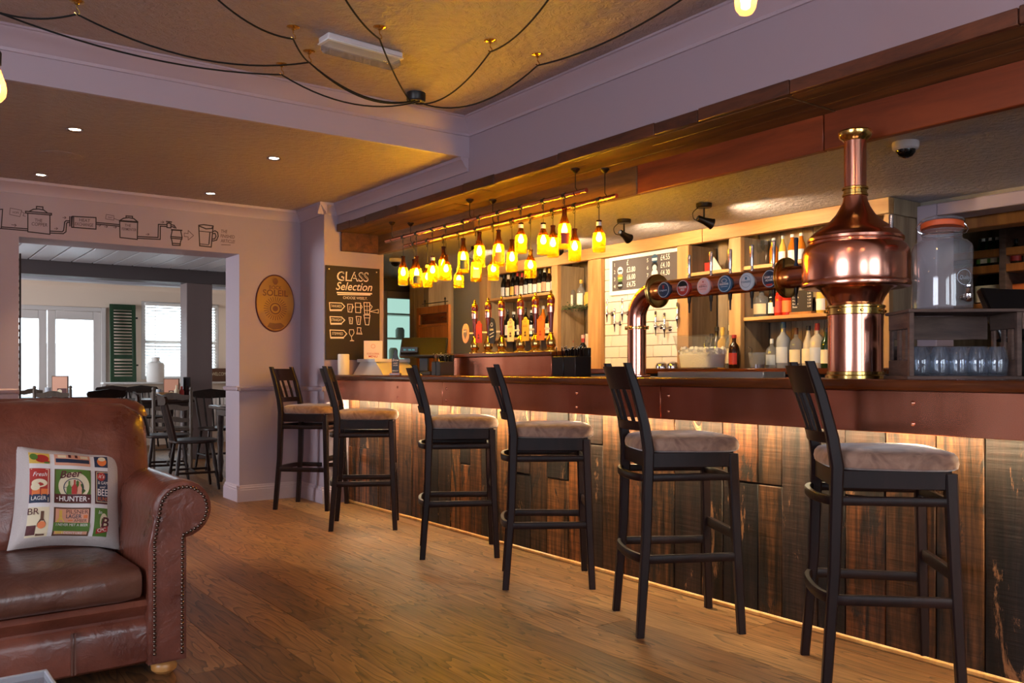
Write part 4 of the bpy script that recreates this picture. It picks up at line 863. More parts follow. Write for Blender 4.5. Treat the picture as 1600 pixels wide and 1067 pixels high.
for i, (u, sh, m, tm, lb, tx) in enumerate(PUMPS):
    p = at(u, 550, x=3.55); t = thing('hand_pump', 'dark red beer hand pump with brass fittings and %s' % lb, 'beer pump', (3.55, p.y, 1.208), 0, 'hand pumps on the plinth')
    G().lathe([(.048, 0), (.048, .006), (.04, .012), (.03, .018), (.024, .026), (.03, .034), (.034, .048), (.034, .07), (.026, .09), (.018, .105), (.014, .115), (.017, .12), (.012, .126)], n=24).build('base', 'brass', t)
    G().lathe([(.011, .12), (.012, .14), (.016, .22), (.0185, .255)], n=20).build('handle', 'pump_handle', t)
    G().lathe([(.0185, .255), (.023, .257), (.025, .29), (.025, .31), (.0235, .312)], n=20).build('handle_band', 'copper', t)
    G().lathe([(.0235, .312), (.0265, .33), (.026, .345), (.021, .355)], n=20).build('handle_grip', 'pump_handle', t)
    G().lathe([(.021, .355), (.0225, .358), (.02, .366), (.01, .374), (.007, .382), (.010, .388), (.007, .396), (.002, .4)], n=20).build('finial', 'brass', t)
    G().tube([(0, 0, .15), (-.045, .02, .15)], .007, n=8).build('badge_bracket', 'white', t)
    cy = .042; o = Vector((-.05, cy, .15))
    if sh == 'oval': pts = [(.045 * math.cos(R(a)), .072 * math.sin(R(a)) - .0) for a in range(0, 360, 15)]
    elif sh == 'tall': pts = [(-.036, -.075), (.036, -.075), (.036, .06), (.02, .066), (.012, .08), (0, .084), (-.012, .08), (-.02, .066), (-.036, .06)]
    else: pts = [(-.045, -.08), (.03, -.085), (.046, -.02), (.04, .05), (.02, .09), (-.012, .1), (-.02, .06), (-.04, .04)]
    Mb = Matrix.Translation(o) @ Matrix(((0, 0, -1, 0), (-1, 0, 0, 0), (0, 1, 0, 0), (0, 0, 0, 1)))
    bd = G().prism(pts, 0, .006, Mb).build('pump_badge', m, t)
    mp_ = plane_map(o + Vector((-.0065, 0, 0)), (0, -1, 0), (0, 0, 1), .0006); d = Draw()
    if sh == 'oval': d.poly([(-.024, .03), (.024, .03), (.024, -.01), (0, -.045), (-.024, -.01)])
    elif sh == 'tall': d.disc(0, .06, .012, r0=.009).rect(-.012, -.045, .012, -.032).disc(0, -.02, .009)
    else: d.disc(0, .05, .014, r0=.01).line([(-.025, -.02), (.025, -.005)], .006).line([(-.02, -.04), (.022, -.03)], .006)
    d.build('badge_print', tm, bd, mp_)
    if tx: Draw().text(tx, 0, .008 if sh != 'tall' else .018, .013, fit=.038 if sh == 'oval' else .05, bold=.01).build('badge_lettering', 'cushion_text' if sh == 'oval' else tm, bd, plane_map(o + Vector((-.0065, 0, 0)), (0, -1, 0), (0, 0, 1), .0014))
# ================================================================ small things on the bar
def caddy(u, x, w, h, lb, seed):
    p = at(u, 588, x=x); t = thing('straw_caddy', lb, 'caddy', (x, p.y, 1.05)); rn = random.Random(seed)
    G().box(-.06, .06, -w / 2, -.003, 0, h, .003).build('compartment', 'black', t); G().box(-.06, .06, .003, w / 2, 0, h * 1.0, .003).build('compartment', 'black', t)
    G().box(.04, .06, -w / 2, w / 2, h, h + .05, .003).build('back_panel', 'black', t)
    for i in range(34):
        yy = rn.uniform(-w * .42, w * .42); xx = rn.uniform(-.045, .03); b_ = h - .02; tz = h + rn.uniform(.035, .06); dx, dy = rn.uniform(-.012, .012), rn.uniform(-.015, .015)
        s_ = G().tube([(xx, yy, b_), (xx + dx, yy + dy, tz)], .0028, n=6).build('straw', 'black_gloss', t); G().lathe([(.003, 0), (.003, .003)], (xx + dx, yy + dy, tz), 6).build('straw_tip', 'silver_print', s_)
caddy(893, 3.25, .21, .115, 'wide black caddy of straws on the bar right of the pumps', 1); caddy(692, 3.3, .12, .1, 'small black caddy of straws on the bar left of the plinth', 2)
p = Vector((3.065, 6.58, 0)); G_ = G().lathe([(.04, 0), (.046, .003), (.047, .10), (.046, .165), (.04, .17), (.0, .166)], n=24, cap=False)
cd = tag(G_.build('pillar_candle', 'candle_wax'), 'thick white pillar candle at the far end of the bar', 'candle'); cd.location = (p.x, p.y, 1.05)
p = Vector((3.33, 6.41, 0)); tb = thing('till_hood', 'white painted tapered box hooding the till at the far bar end', 'box', (3.33, p.y, 1.05))
def frust(a, b_, z0, z1, dz=0): return [[Vector((x, y, z0)) for x, y in a], [Vector((x, y, z1 + (dz if i in (0, 1) else 0))) for i, (x, y) in enumerate(b_)]]
yy = .30
G().loft(frust([(-.15, -yy), (.2, -yy), (.2, .24), (-.15, .24)], [(-.1, -yy + .22), (.18, -yy + .22), (.18, .2), (-.1, .2)], 0, .105)).build('body', 'white_paint', tb)
G().loft([[Vector((x, y, z)) for x, y in ((-.12, -yy + .2), (.2, -yy + .2), (.2, .22), (-.12, .22))] for z in (.105, .13)]).build('lid', 'white_paint', tb)
p = at(573, 548, x=3.34); mc = thing('menu_card', 'white menu card with red lettering standing on the white till box', 'card', (3.29, 6.5, 1.181), R(-24))
G().box(-.075, .075, -.002, .002, 0, .15, .001, Matrix.Rotation(R(8), 4, 'X')).build('card', 'paper', mc)
mp_ = lambda a, b_: Matrix.Rotation(R(8), 4, 'X') @ Vector((a, -.0028, b_))
Draw().text('FOOD & DRINK', 0, .035, .016, fit=.1).text('MENU', 0, .012, .018, fit=.07, bold=.01).build('lettering', 'red_print', mc, mp_); Draw().disc(0, .105, .018, r0=.014).build('emblem', 'peach_print', mc, mp_)
p = at(622, 556, x=3.5); po = thing('till', 'dark till with a small blue display behind the white box', 'till', (3.6, 6.2, 1.05), R(-40))
G().box(-.06, .06, -.06, .06, 0, .03, .004).box(-.035, .035, -.03, .03, .03, .2, .004).build('stand', 'black', po)
G().box(-.19, .19, -.02, .02, -.10, .10, .01, Matrix.Translation((0, -.02, .22)) @ Matrix.Rotation(R(-38), 4, 'X')).build('screen', 'black', po); G().box(-.17, -.03, -.13, -.1, .18, .225, .003).build('customer_display', 'black', po)
Draw().text('01 18:36', -.1, .196, .012, fit=.09).build('display_text', 'screen_glow', po, lambda a, b_: Vector((a, -.1312, b_)))
p = at(618, 578, x=3.14); bt = thing('table_talker', 'tall narrow dark bar sign with white lettering beside the till', 'sign', (3.14, p.y, 1.05), R(-38))
G().box(-.04, .04, -.03, .03, 0, .018, .003).build('base', 'counter_wood', bt); G().prism([(-.027, 0), (.027, 0), (.027, .1), (.012, .14), (.01, .17), (-.01, .17), (-.012, .14), (-.027, .1)], -.008, .008, Matrix.Translation((0, 0, .018)) @ Matrix.Rotation(R(90), 4, 'X')).build('panel', 'black', bt)
Draw().text('Brew', 0, .105, .02, shear=.3, fit=.045).text('CRAFT', 0, .085, .010, fit=.035).text('LAGER', 0, .07, .010, fit=.035).text('DRAUGHT', 0, .03, .008, fit=.045).build('lettering', 'chalk', bt, lambda a, b_: Vector((a, -.0088, b_)))
# ================================================================ back bar
bb = thing('back_bar', 'pine-framed back bar shelving with tongue-and-groove back boards', 'shelving', (0, 0, 0))
Y = lambda u, x=5.05: at(u, 480, x=x).y
HX = 5.0
y = 2.99
for L in (1.5, 1.45, 1.66): G().box(HX, HX + .055, y, y + L - .003, 2.046, 2.147, .004).build('header_board', 'pine_beam', bb); y += L
G().box(HX + .056, 5.35, 2.985, 3.005, 2.046, 2.147, .003).build('header_end', 'grey_boards', bb)
UP = [(7.35, 7.5), (6.22, 6.31), (5.63, 5.8), (4.63, 4.75), (4.13, 4.24), (2.99, 3.03)]
for a, b_ in UP: G().box(HX + .005, HX + .05, a, b_, 1.1, 2.045, .004).build('post', 'pine_post', bb); G().box(HX + .051, 5.335, a + .01, b_ - .01, 1.1, 2.045, .002).build('side_panel', 'grey_boards', bb)
bm_ = G().box(0, .014, .001, .094, 1.1, 2.147, .003).build('back_board', 'grey_boards', bb); ME_BBD = bm_.data; bpy.data.objects.remove(bm_)
for a, b_ in ((6.31, 7.35), (5.8, 6.22), (4.24, 4.63), (3.03, 4.13)):
    n_ = int((b_ - a) / .095 + .5); w = (b_ - a) / n_
    for i in range(n_): piece('back_board', ME_BBD, bb, (5.338, a + i * w, 0), (1, w / .095, 1))
for a, b_, z in ((6.31, 7.35, 1.79), (6.31, 7.35, 1.385), (3.03, 4.13, 1.805), (3.03, 4.13, 1.44), (4.24, 4.63, 1.805)): G().box(HX + .03, 5.337, a, b_, z, z + .026, .003).build('shelf', 'pine_beam', bb)
G().box(HX + .05, 5.337, 5.8, 6.22, 1.655, 1.663, .001).build('glass_shelf', 'clear_glass', bb)
bc = thing('back_counter', 'dark wooden counter along the back bar below the shelves', 'counter', (0, 0, 0))
G().box(4.62, 5.35, 2.99, 7.49, .06, 1.06, .004).build('cabinet', 'black', bc); G().box(4.58, 5.355, 2.98, 7.49, 1.062, 1.099, .005).build('counter_board', 'counter_wood', bc)
# tiled panel
tw = thing('tiled_panel', 'white metro-tiled wall panel behind the copper elbow', 'tiled panel', (5.05, 0, 0))
G().box(.008, .03, 4.75, 5.63, 1.1, 2.046).build('grout_bed', 'grout', tw, smooth=False)
tm = {}
for r_ in range(10):
    yy = 4.75 - (.1 if r_ % 2 else 0)
    while yy < 5.63 - .001:
        a, b_ = max(yy, 4.75), min(yy + .2, 5.63); w = round(b_ - a, 3)
        if w > .012:
            if w not in tm: o_ = G().box(0, .009, .0015, w - .0015, .0015, .0915, .0025).build('tile', 'tile_white', tw); tm[w] = o_.data; bpy.data.objects.remove(o_)
            piece('tile', tm[w], tw, (0, a, 1.1 + r_ * .0946))
        yy += .2
# price board
mb = thing('price_board', 'framed grey price board with round badges and white prices on tiles', 'menu board', (0, 0, 0))
mx_ = 5.032; A = at(952, 404, x=mx_); B_ = at(1064, 386, x=mx_); bz0 = at(956, 462, x=mx_).z; bz1 = A.z + .005
by0, by1 = B_.y, A.y
G().box(mx_, mx_ + .012, by0, by1, bz0, bz1, .002).build('frame', 'white', mb); G().box(mx_ - .002, mx_, by0 + .03, by1 - .04, bz0 + .035, bz1 - .03).build('panel', 'dark_grey_paint', mb, smooth=False)
BW_ = by1 - by0 - .07; mp_ = lambda o: plane_map((mx_ - .002, by1 - .04, bz0 + .035), (0, -1, 0), (0, 0, 1), o); BH_ = bz1 - bz0 - .065
d = Draw()
for i, s in enumerate('1234'): d.text(s, .03, BH_ * (.80 - .235 * i), .03)
for i, s in enumerate('567'): d.text(s, BW_ * .56, BH_ * (.80 - .235 * i), .03)
for i, s in enumerate(('£', '£3.80', '£6.00', '£4.75')): d.text(s, BW_ * .235, BH_ * (.80 - .235 * i), .042, 'LEFT', fit=.1 if i else .02, bold=.01)
for i, s in enumerate(('£4.55', '£4.10', '£4.30')): d.text(s, BW_ * .75, BH_ * (.80 - .235 * i), .042, 'LEFT', fit=.1, bold=.01)
d.build('prices', 'chalk', mb, mp_(.001))
for i, m in enumerate(('silver_print', 'green_print', 'black')): Draw().disc(.098, BH_ * (.80 - .235 * (i + 1)) + .02, .034).build('badge_print', m, mb, mp_(.0008)); Draw().rect(.075, BH_ * (.80 - .235 * (i + 1)) + .012, .121, BH_ * (.80 - .235 * (i + 1)) + .026).build('badge_band', ('navy_print', 'yellow_print', 'chalk')[i], mb, mp_(.0016))
Draw().poly([(.098 + .034 * math.cos(R(a)), BH_ * .33 + .02 + .034 * math.sin(R(a))) for a in range(20, 161, 10)]).build('badge_band', 'orange_print', mb, mp_(.0014))
for i, m in enumerate(('blue_print', 'black', 'white')): Draw().disc(BW_ * .665, BH_ * (.80 - .235 * i) + .02, .036).build('badge_print', m, mb, mp_(.0008))
Draw().rect(BW_ * .665 - .028, BH_ * .80 + .005, BW_ * .665 + .028, BH_ * .80 + .025).disc(BW_ * .665, BH_ * .565 + .008, .024).build('badge_band', 'white', mb, mp_(.0016))
# wall taps on the tiles
WT = [(948, 458, 506), (960, 474, 520), (972, 450, 512), (1024, 476, 528), (1038, 486, 524), (1058, 468, 510)]
for i, (u, v0, v1) in enumerate(WT):
    p = at(u, (v0 + v1) / 2 + 8, x=4.98); t = thing('wall_tap', 'chrome beer tap on the white tiles, %s from the left' % ORD[i], 'tap', (5.049, p.y, p.z), 0, 'wall taps on the tiles')
    G().tube([(0, 0, 0), (-.06, 0, 0)], .009, n=12).build('shank', 'chrome', t); G().lathe([(.02, 0), (.02, .006), (.012, .012)], n=16, M=Matrix.Rotation(R(-90), 4, 'Y')).build('wall_plate', 'chrome', t)
    G().lathe([(.004, -.075), (.006, -.03), (.010, -.02), (.014, -.005), (.014, .012), (.008, .02), (.005, .03), (.007, .045), (.010, .115), (.007, .122)], (-.066, 0, 0), 14).build('tap_body', 'chrome', t)
for i, u in enumerate((1034, 1052)):
    p = at(u, 574, x=4.95); t = G().lathe([(.045, 0), (.047, .02), (.04, .04), (.02, .052), (.0, .055)], n=20, cap=False).build('metal_bowl', 'chrome'); t.location = (4.95, p.y, 1.1); tag(t, 'small upturned chrome bowl on the back counter, %s one' % ('left', 'right')[i], 'bowl', 'chrome bowls')
# ---------------------------------------------------------------- bottles
PROF = {'beer': [(.42, 0), (.5, .02), (.5, .55), (.44, .64), (.24, .78), (.2, .84), (.2, .96)], 'spirit': [(.45, 0), (.5, .02), (.5, .6), (.46, .66), (.22, .74), (.17, .8), (.17, .93)], 'wine': [(.45, 0), (.5, .02), (.5, .58), (.42, .68), (.22, .76), (.19, .8), (.19, .96)],
        'squat': [(.46, 0), (.5, .03), (.5, .58), (.4, .68), (.16, .76), (.14, .9)], 'taper': [(.46, 0), (.5, .02), (.46, .4), (.4, .6), (.2, .78), (.16, .84), (.16, .95)]}
def bottle(u, z, h, kind, gl, lab, cap, label, group, x=5.2, r=None, lz=(.12, .46), neck=None):
    y_ = at(u, 480, x=x).y; r = r or {'beer': .031, 'spirit': .039, 'wine': .038, 'squat': .05, 'taper': .04}[kind]; t = thing('bottle', label, 'bottle', (x, y_, z), 0, group)
    pr = [(a * 2 * r, b_ * h) for a, b_ in PROF[kind]]; G().lathe(pr, n=16).build('bottle_body', gl, t)
    tr, tz = pr[-1]; G().lathe([(tr * 1.15, tz - .06 * h), (tr * 1.2, tz - .01 * h), (tr * 1.1, h)], n=12).build('cap', cap, t)
    if lab: g = G(); g.grid(lambda s, q: Vector((r * 1.012 * math.cos(R(110) + s * R(140)), r * 1.012 * math.sin(R(110) + s * R(140)), h * (lz[0] + (lz[1] - lz[0]) * q))), 10, 1); g.build('label', lab, t, fix=False)
    if neck: G().lathe([(pr[-3][0] * .92, h * .74), (tr * 1.08, h * .84), (tr * 1.08, h * .9)], n=14, cap=False).build('neck_label', neck, t)
LC = ['white', 'cream_print', 'silver_print', 'paper', 'yellow_print', 'pink_print', 'white', 'silver_print', 'paper', 'white', 'cream_print', 'peach_print', 'paper', 'white']
NC = ['black', 'silver_print', 'black', 'white', 'black', 'red_print', 'red_print', 'brown_print', 'black', 'peach_print', 'black', 'white', 'yellow_print', 'white']
for i in range(14): bottle(773 + i * 7.1, 1.816, .245 + .01 * (i % 3), 'beer', 'bottle_black' if i % 3 else 'bottle_brown', LC[i], NC[i], 'dark beer bottle, %s from the left on the top shelf above the pumps' % ORD[i], 'beer bottles above the pumps', neck=NC[i])
LC2 = ['silver_print', 'black', 'white', 'paper', 'white', 'silver_print', 'white', 'paper', 'white', 'cream_print', 'white']
for i in range(11): bottle(775 + i * 9.2, 1.411, .27 + .015 * (i % 3), 'wine' if i % 2 else 'beer', 'liquor_amber' if i == 8 else ('bottle_green' if i == 4 else 'bottle_black'), LC2[i], ['black', 'white', 'black', 'silver_print', 'black'][i % 5], 'dark bottle, %s from the left on the shelf behind the pumps' % ORD[i], 'bottles behind the pumps')
bottle(893, 1.664, .24, 'spirit', 'bottle_clear', 'white', 'white', 'clear spirit bottle with white label on the mossy shelf, left', 'niche bottles', lz=(.08, .5)); bottle(908, 1.664, .25, 'spirit', 'bottle_clear', 'white', 'yellow_print', 'clear spirit bottle with pale gold cap on the mossy shelf, right', 'niche bottles', lz=(.08, .5))
jar = G().lathe([(.035, 0), (.04, .01), (.04, .1), (.03, .115), (.032, .13), (.0, .132)], n=16, cap=False).build('gold_jar', 'liquor_gold'); jar.location = (5.2, at(919, 480, x=5.2).y, 1.664); tag(jar, 'squat golden jar at the right of the mossy shelf', 'jar')
gar = G(); rn = random.Random(5); y0, y1 = 5.81, 6.21
for i in range(260):
    p = Vector((HX + .05 + rn.uniform(-.02, .05), rn.uniform(y0, y1), 1.655 + rn.gauss(0, .014))); a = Vector((rn.gauss(0, 1), rn.gauss(0, 1), rn.gauss(0, 1))).normalized() * .02; b_ = a.orthogonal().normalized() * .006; gar.add([p, p + a * .5 + b_, p + a, p + a * .5 - b_], [(0, 1, 2, 3)])
gar = tag(gar.build('moss_garland', 'plant', smooth=False, fix=False), 'green mossy garland trailing along the niche shelf', 'garland'); gar['kind'] = 'stuff'
bottle(894, 1.1, .27, 'wine', 'bottle_black', 'red_print', 'red_print', 'dark bottle with red cap below the mossy shelf, left', 'lower niche bottles', neck='red_print'); bottle(911, 1.1, .31, 'wine', 'bottle_black', 'red_print', 'pink_print', 'taller dark bottle with pink and red neck below the mossy shelf', 'lower niche bottles', neck='red_print'); bottle(923, 1.1, .29, 'beer', 'bottle_brown', 'red_print', 'red_print', 'brown red-capped bottle beside the pine post', 'lower niche bottles')
bx_ = tag(G().box(-.05, .05, -.03, .03, 0, .16, .003).build('carton', 'paper'), 'pale cardboard carton standing against the niche back', 'carton'); bx_.location = (5.28, at(924, 500, x=5.28).y, 1.1 + .16); 
nb = tag(G().box(5.2, 5.337, 5.81, 6.0, 1.235, 1.259, .002).build('carton_ledge', 'pine_beam'), 'short wooden ledge in the niche under the pale carton', 'ledge')
ZC = 1.1
for i, (u, h, k, gl, lb, cp, tx) in enumerate(((1104, .25, 'beer', 'bottle_black', 'black', 'black', 'short black-capped bottle behind the ice tub'), (1112, .27, 'wine', 'bottle_black', 'cream_print', 'black', 'black-capped bottle with cream label behind the ice tub'), (1120, .32, 'wine', 'bottle_black', 'peach_print', 'black', 'tall black bottle behind the ice tub'),
      (1129, .315, 'spirit', 'liquor_gold', 'brown_print', 'yellow_print', 'golden bottle with yellow cap behind the ice tub'), (1141, .33, 'spirit', 'bottle_clear', 'cream_print', 'cream_print', 'tall clear bottle with cream cap beside the pine post'))): bottle(u, ZC, h, k, gl, lb, cp, tx, 'bottles behind the ice tub', x=5.22)
bottle(1147, ZC, .24, 'wine', 'bottle_brown', 'red_print', 'red_print', 'dark bottle with red printed label right of the ice tub', None, x=4.95)
fl_ = thing('flag_card', 'red and white folded card on the middle shelf', 'card', (5.2, at(1112, 405, x=5.2).y, 1.831)); G().box(-.004, .004, .0, .11, 0, .09, .001).build('red_panel', 'red_print', fl_); G().prism([(-.12, 0), (0, 0), (-.02, .13)], -.004, .004, Matrix(((0, 0, 1, 0), (1, 0, 0, 0), (0, 1, 0, 0), (0, 0, 0, 1)))).build('white_panel', 'white', fl_)
for i, (u, h, k, gl, lb, cp, tx) in enumerate(((1209, .27, 'beer', 'liquor_amber', None, 'silver_print', 'amber bottle with silver top on the top right shelf'), (1223, .28, 'taper', 'liquor_gold', 'white', 'silver_print', 'golden tapering bottle on the top right shelf'), (1238, .28, 'beer', 'liquor_amber', 'white', 'white', 'amber bottle with white label and white cap, top right shelf'),
      (1252, .28, 'beer', 'liquor_amber', 'silver_print', 'white', 'amber bottle with silver label and white cap, top right shelf'), (1277, .28, 'wine', 'bottle_white', 'cream_print', 'black', 'white bottle with black cap next to the still cone'), (1296, .28, 'wine', 'bottle_brown', 'cream_print', 'black', 'brown bottle with black cap partly behind the still cone'))): bottle(u, 1.831, h * .75, k, gl, lb, cp, tx, 'bottles on the top right shelf', r=.03)
for i, (u, h, k, gl, lb, cp, tx, r_) in enumerate(((1190, .22, 'squat', 'bottle_clear', 'cream_print', 'black', 'squat clear whisky bottle with cream label on the right shelf', .056), (1206, .23, 'wine', 'bottle_black', 'white', 'black', 'slim dark bottle with white label on the right shelf', .026), (1218, .24, 'spirit', 'liquor_red', 'red_print', 'black', 'red liqueur bottle on the right shelf, left of a twin', .036),
      (1231, .24, 'spirit', 'liquor_red', 'orange_print', 'black', 'orange-red liqueur bottle beside the small chalk menu', .04), (1272, .12, 'beer', 'bottle_black', None, 'black', 'miniature black bottle right of the small chalk menu', .02), (1284, .23, 'spirit', 'liquor_gold', 'white', 'yellow_print', 'golden bottle against the still on the right shelf', .036))): bottle(u, 1.467, h, k, gl, lb, cp, tx, 'bottles on the right shelf', r=r_)
sc_ = thing('shelf_menu', 'small chalkboard price card on a wooden foot on the right shelf', 'menu', (5.15, at(1253, 480, x=5.15).y, 1.467)); G().box(-.02, .03, -.09, .09, 0, .022, .003).build('foot', 'sign_wood', sc_); G().box(-.003, .003, -.085, .085, .022, .17, .001).build('board', 'chalkboard', sc_)
d = Draw()
for i in range(5): d.text(('Single', 'Double', 'Mixer', 'Bombs', 'Shots')[i], -.075, .14 - i * .022, .012, 'LEFT'); d.text(('2.80', '4.60', '1.20', '3.50', '2.00')[i], .075, .14 - i * .022, .012, 'RIGHT')
d.build('lettering', 'chalk', sc_, lambda a, b_: Vector((-.0036, -a, b_)))
for i, (u, h, k, gl, lb, cp, tx, r_) in enumerate(((1206, .21, 'squat', 'bottle_clear', 'silver_print', 'silver_print', 'short clear gin bottle with silver cap beside the ice bucket', .042), (1224, .325, 'spirit', 'bottle_frost', 'silver_print', 'blue_print', 'tall frosted vodka bottle with blue cap', .048), (1244, .28, 'squat', 'bottle_clear', 'cream_print', 'brown_print', 'clear bottle with round cream label and brown cap', .045),
      (1263, .29, 'taper', 'bottle_white', 'cream_print', 'black', 'opaque white tapering rum bottle with black cap', .042), (1277, .305, 'squat', 'bottle_white', 'silver_print', 'red_print', 'opaque white bottle with red cap beside the still', .05), (1291, .27, 'wine', 'bottle_green', 'cream_print', 'black', 'green wine bottle behind the still column', .036))): bottle(u, ZC, h, k, gl, lb, cp, tx, 'bottles on the right of the back counter', r=r_, x=5.15)
for i, u in enumerate((1187, 1197)):
    t = G().lathe([(.035, 0), (.034, .003), (.005, .01), (.004, .1), (.012, .11), (.036, .14), (.042, .17), (.038, .2), (.036, .2), (.04, .17), (.034, .142), (.01, .113)], n=18, cap=False).build('stem_glass', 'clear_glass'); t.location = (5.2, at(u, 400, x=5.2).y, 1.8315); tag(t, 'clear stemmed wine glass on the top right shelf, %s one' % ('left', 'right')[i], 'glass', 'stem glasses')
p = at(1183, 575, x=5.0); ib = thing('ice_bucket', 'small steel ice bucket with tongs on the back counter', 'bucket', (5.0, p.y, ZC)); G().lathe([(.0, .004), (.045, 0), (.05, .01), (.062, .11), (.066, .112), (.06, .112), (.048, .012), (.0, .01)], n=24, cap=False).build('pail', 'bottle_clear', ib); G().lathe([(.044, 0), (.048, .004), (.05, .03)], n=24, cap=False).build('steel_foot', 'chrome', ib)
G().tube([(-.02, .03, .06), (0, .05, .14), (.0, .07, .15)], .005, n=6).build('tongs', 'dark_metal', ib)
p = at(1097, 575, x=4.86); it = thing('ice_tub', 'clear plastic tub filled with crushed ice on the back counter', 'tub', (4.86, p.y, ZC), R(0))
def rr(hx, hy, z, n=6): return [Vector((hx * sg(math.cos(a)) , hy * sg(math.sin(a)), z)) for a in [2 * math.pi * (i + .5) / 28 for i in range(28)]]
def sg(v): return math.copysign(abs(v) ** .45, v)
G().loft([rr(.11, .15, 0), rr(.12, .165, .1), rr(.145, .2, .235), rr(.15, .205, .24), rr(.142, .197, .24), rr(.117, .16, .1), rr(.107, .147, .006)]).build('tub_wall', 'tub_plastic', it)
rn = random.Random(9); ic = G()
ic.loft([rr(.105, .145, .007), rr(.115, .157, .1), rr(.09, .12, .118), rr(.02, .03, .125)]); ic.build('ice_bed', 'ice', it)
ic = G()
for i in range(200):
    M = Matrix.Translation((rn.uniform(-.1, .1), rn.uniform(-.145, .145), rn.uniform(.1, .145))) @ Matrix.Rotation(rn.uniform(0, 6), 4, (rn.gauss(0, 1), rn.gauss(0, 1), 1)); s_ = rn.uniform(.007, .014); ic.box(-s_, s_, -s_, s_, -s_, s_, .003, M)
ic = ic.build('ice_cubes', 'ice', it); ic['kind'] = 'stuff'; ic['label'] = 'heap of crushed ice cubes'
# ---------------------------------------------------------------- far end behind the bar
wb = thing('panelled_board', 'brown wooden panelled board with a top slot behind the till', 'board', (4.2, 6.8, 0))
G().box(0, .03, 0, .03, .0, 1.69, .003).box(0, .03, .54, .585, 0, 1.69, .003).box(0, .03, .031, .539, 1.62, 1.69, .003).box(0, .03, .031, .539, 1.5, 1.525, .003).build('frame', 'sign_wood', wb); G().box(.008, .022, .031, .539, .0, 1.499).build('panel', 'sign_wood', wb); G().box(.016, .024, .031, .539, 1.526, 1.619).build('slot_board', 'counter_wood', wb)
G().tube([(.015, .03, 1.72), (.015, .5, 1.72)], .004, n=6).build('hanging_rod', 'dark_metal', wb)
for yy in (.08, .45): G().lathe([(.006, 1.69), (.006, 1.74), (.012, 1.745), (.004, 1.76)], (.015, yy, 0), 8).build('rod_post', 'dark_metal', wb)
wp = thing('timber_pier', 'pale timber-clad pier between the passage and the shelves', 'pier', (4.55, 7.75, 0)); 
for i in range(4): G().box(0, .3, i * .1, i * .1 + .097, 0, 2.149, .003).build('board', 'grey_boards', wp)
struct(G().box(5.05, 5.355, 7.5, 8.99, 0, 2.15).build('wall_shelf_end', 'beige_wall', smooth=False))
# second bar room seen through the doorway
sb = thing('wall_shelves', 'wooden bottle shelves in the second bar beyond the doorway', 'shelving', (6.8, 0, 0))
p0 = at(1500, 414, x=6.8); zs1 = at(1550, 414, x=6.8).z; zs2 = at(1550, 473, x=6.8).z
for z in (zs1, zs2, 2.0): G().box(0, .3, 1.6, 4.6, z - .06, z, .004).build('shelf', 'sign_wood', sb)
for yy in (at(1572, 420, x=6.8).y, 4.6, 1.6): G().box(-.005, .3, yy, yy + .05, 0, 2.2, .004).build('upright', 'crate_wood', sb)
G().box(.301, .32, 1.6, 4.65, 0, 2.25).build('back_panel', 'grey_boards', sb)
for i in range(7): bottle(1532 + i * 5.3, zs1, .22, 'beer', 'bottle_black' if i % 2 else 'bottle_green', 'cream_print' if i % 3 else 'green_print', 'white' if i % 2 else 'black', 'dark bottle, %s from the left on the upper shelf in the second bar' % ORD[i], 'second bar upper bottles', x=6.9)
for i in range(7): bottle(1532 + i * 5.2, zs2, .28, 'wine', 'bottle_black', 'cream_print', 'black', 'wine bottle with cream label, %s from the left on the second bar lower shelf' % ORD[i], 'second bar wine bottles', x=6.9, lz=(.05, .5))
bottle(1588, zs1, .19, 'squat', 'bottle_brown', 'red_print', 'black', 'single dark bottle with red label beyond the till screen', None, x=6.9, r=.045)
bo = tag(G().box(-.05, .05, -.1, .1, 0, .14, .004).build('orange_box', 'orange_print'), 'orange box on the lower shelf at the right edge', 'box'); bo.location = (6.95, at(1593, 440, x=6.95).y, zs2)
sl2 = thing('added_ceiling_spot', 'added ceiling spotlight brightening the second bar shelves', 'spotlight', (6.35, 2.45, 2.3)); G().lathe([(.045, 0), (.046, -.004), (.03, -.004)], n=20, cap=False).build('bezel', 'chrome', sl2); G().lathe([(0, -.003), (.03, -.002)], n=16, cap=False).build('lamp', 'downlight_glow', sl2)  # unseen lamp, added to brighten the second bar bottles
l = bpy.data.lights.new('second_bar_fill', 'SPOT'); l.energy = 40; l.color = (1, .78, .52); l.spot_size = R(150); l.spot_blend = .6; l.shadow_soft_size = .03; o = bpy.data.objects.new('second_bar_fill', l); COL.objects.link(o); o.parent = sl2; o.location = (0, 0, -.012)
hb = tag(G().box(5.6, 5.75, -1.0, 5.0, 1.98, 2.15, .006).build('ceiling_beam', 'sign_wood'), 'brown timber beam across the second bar ceiling', 'beam')
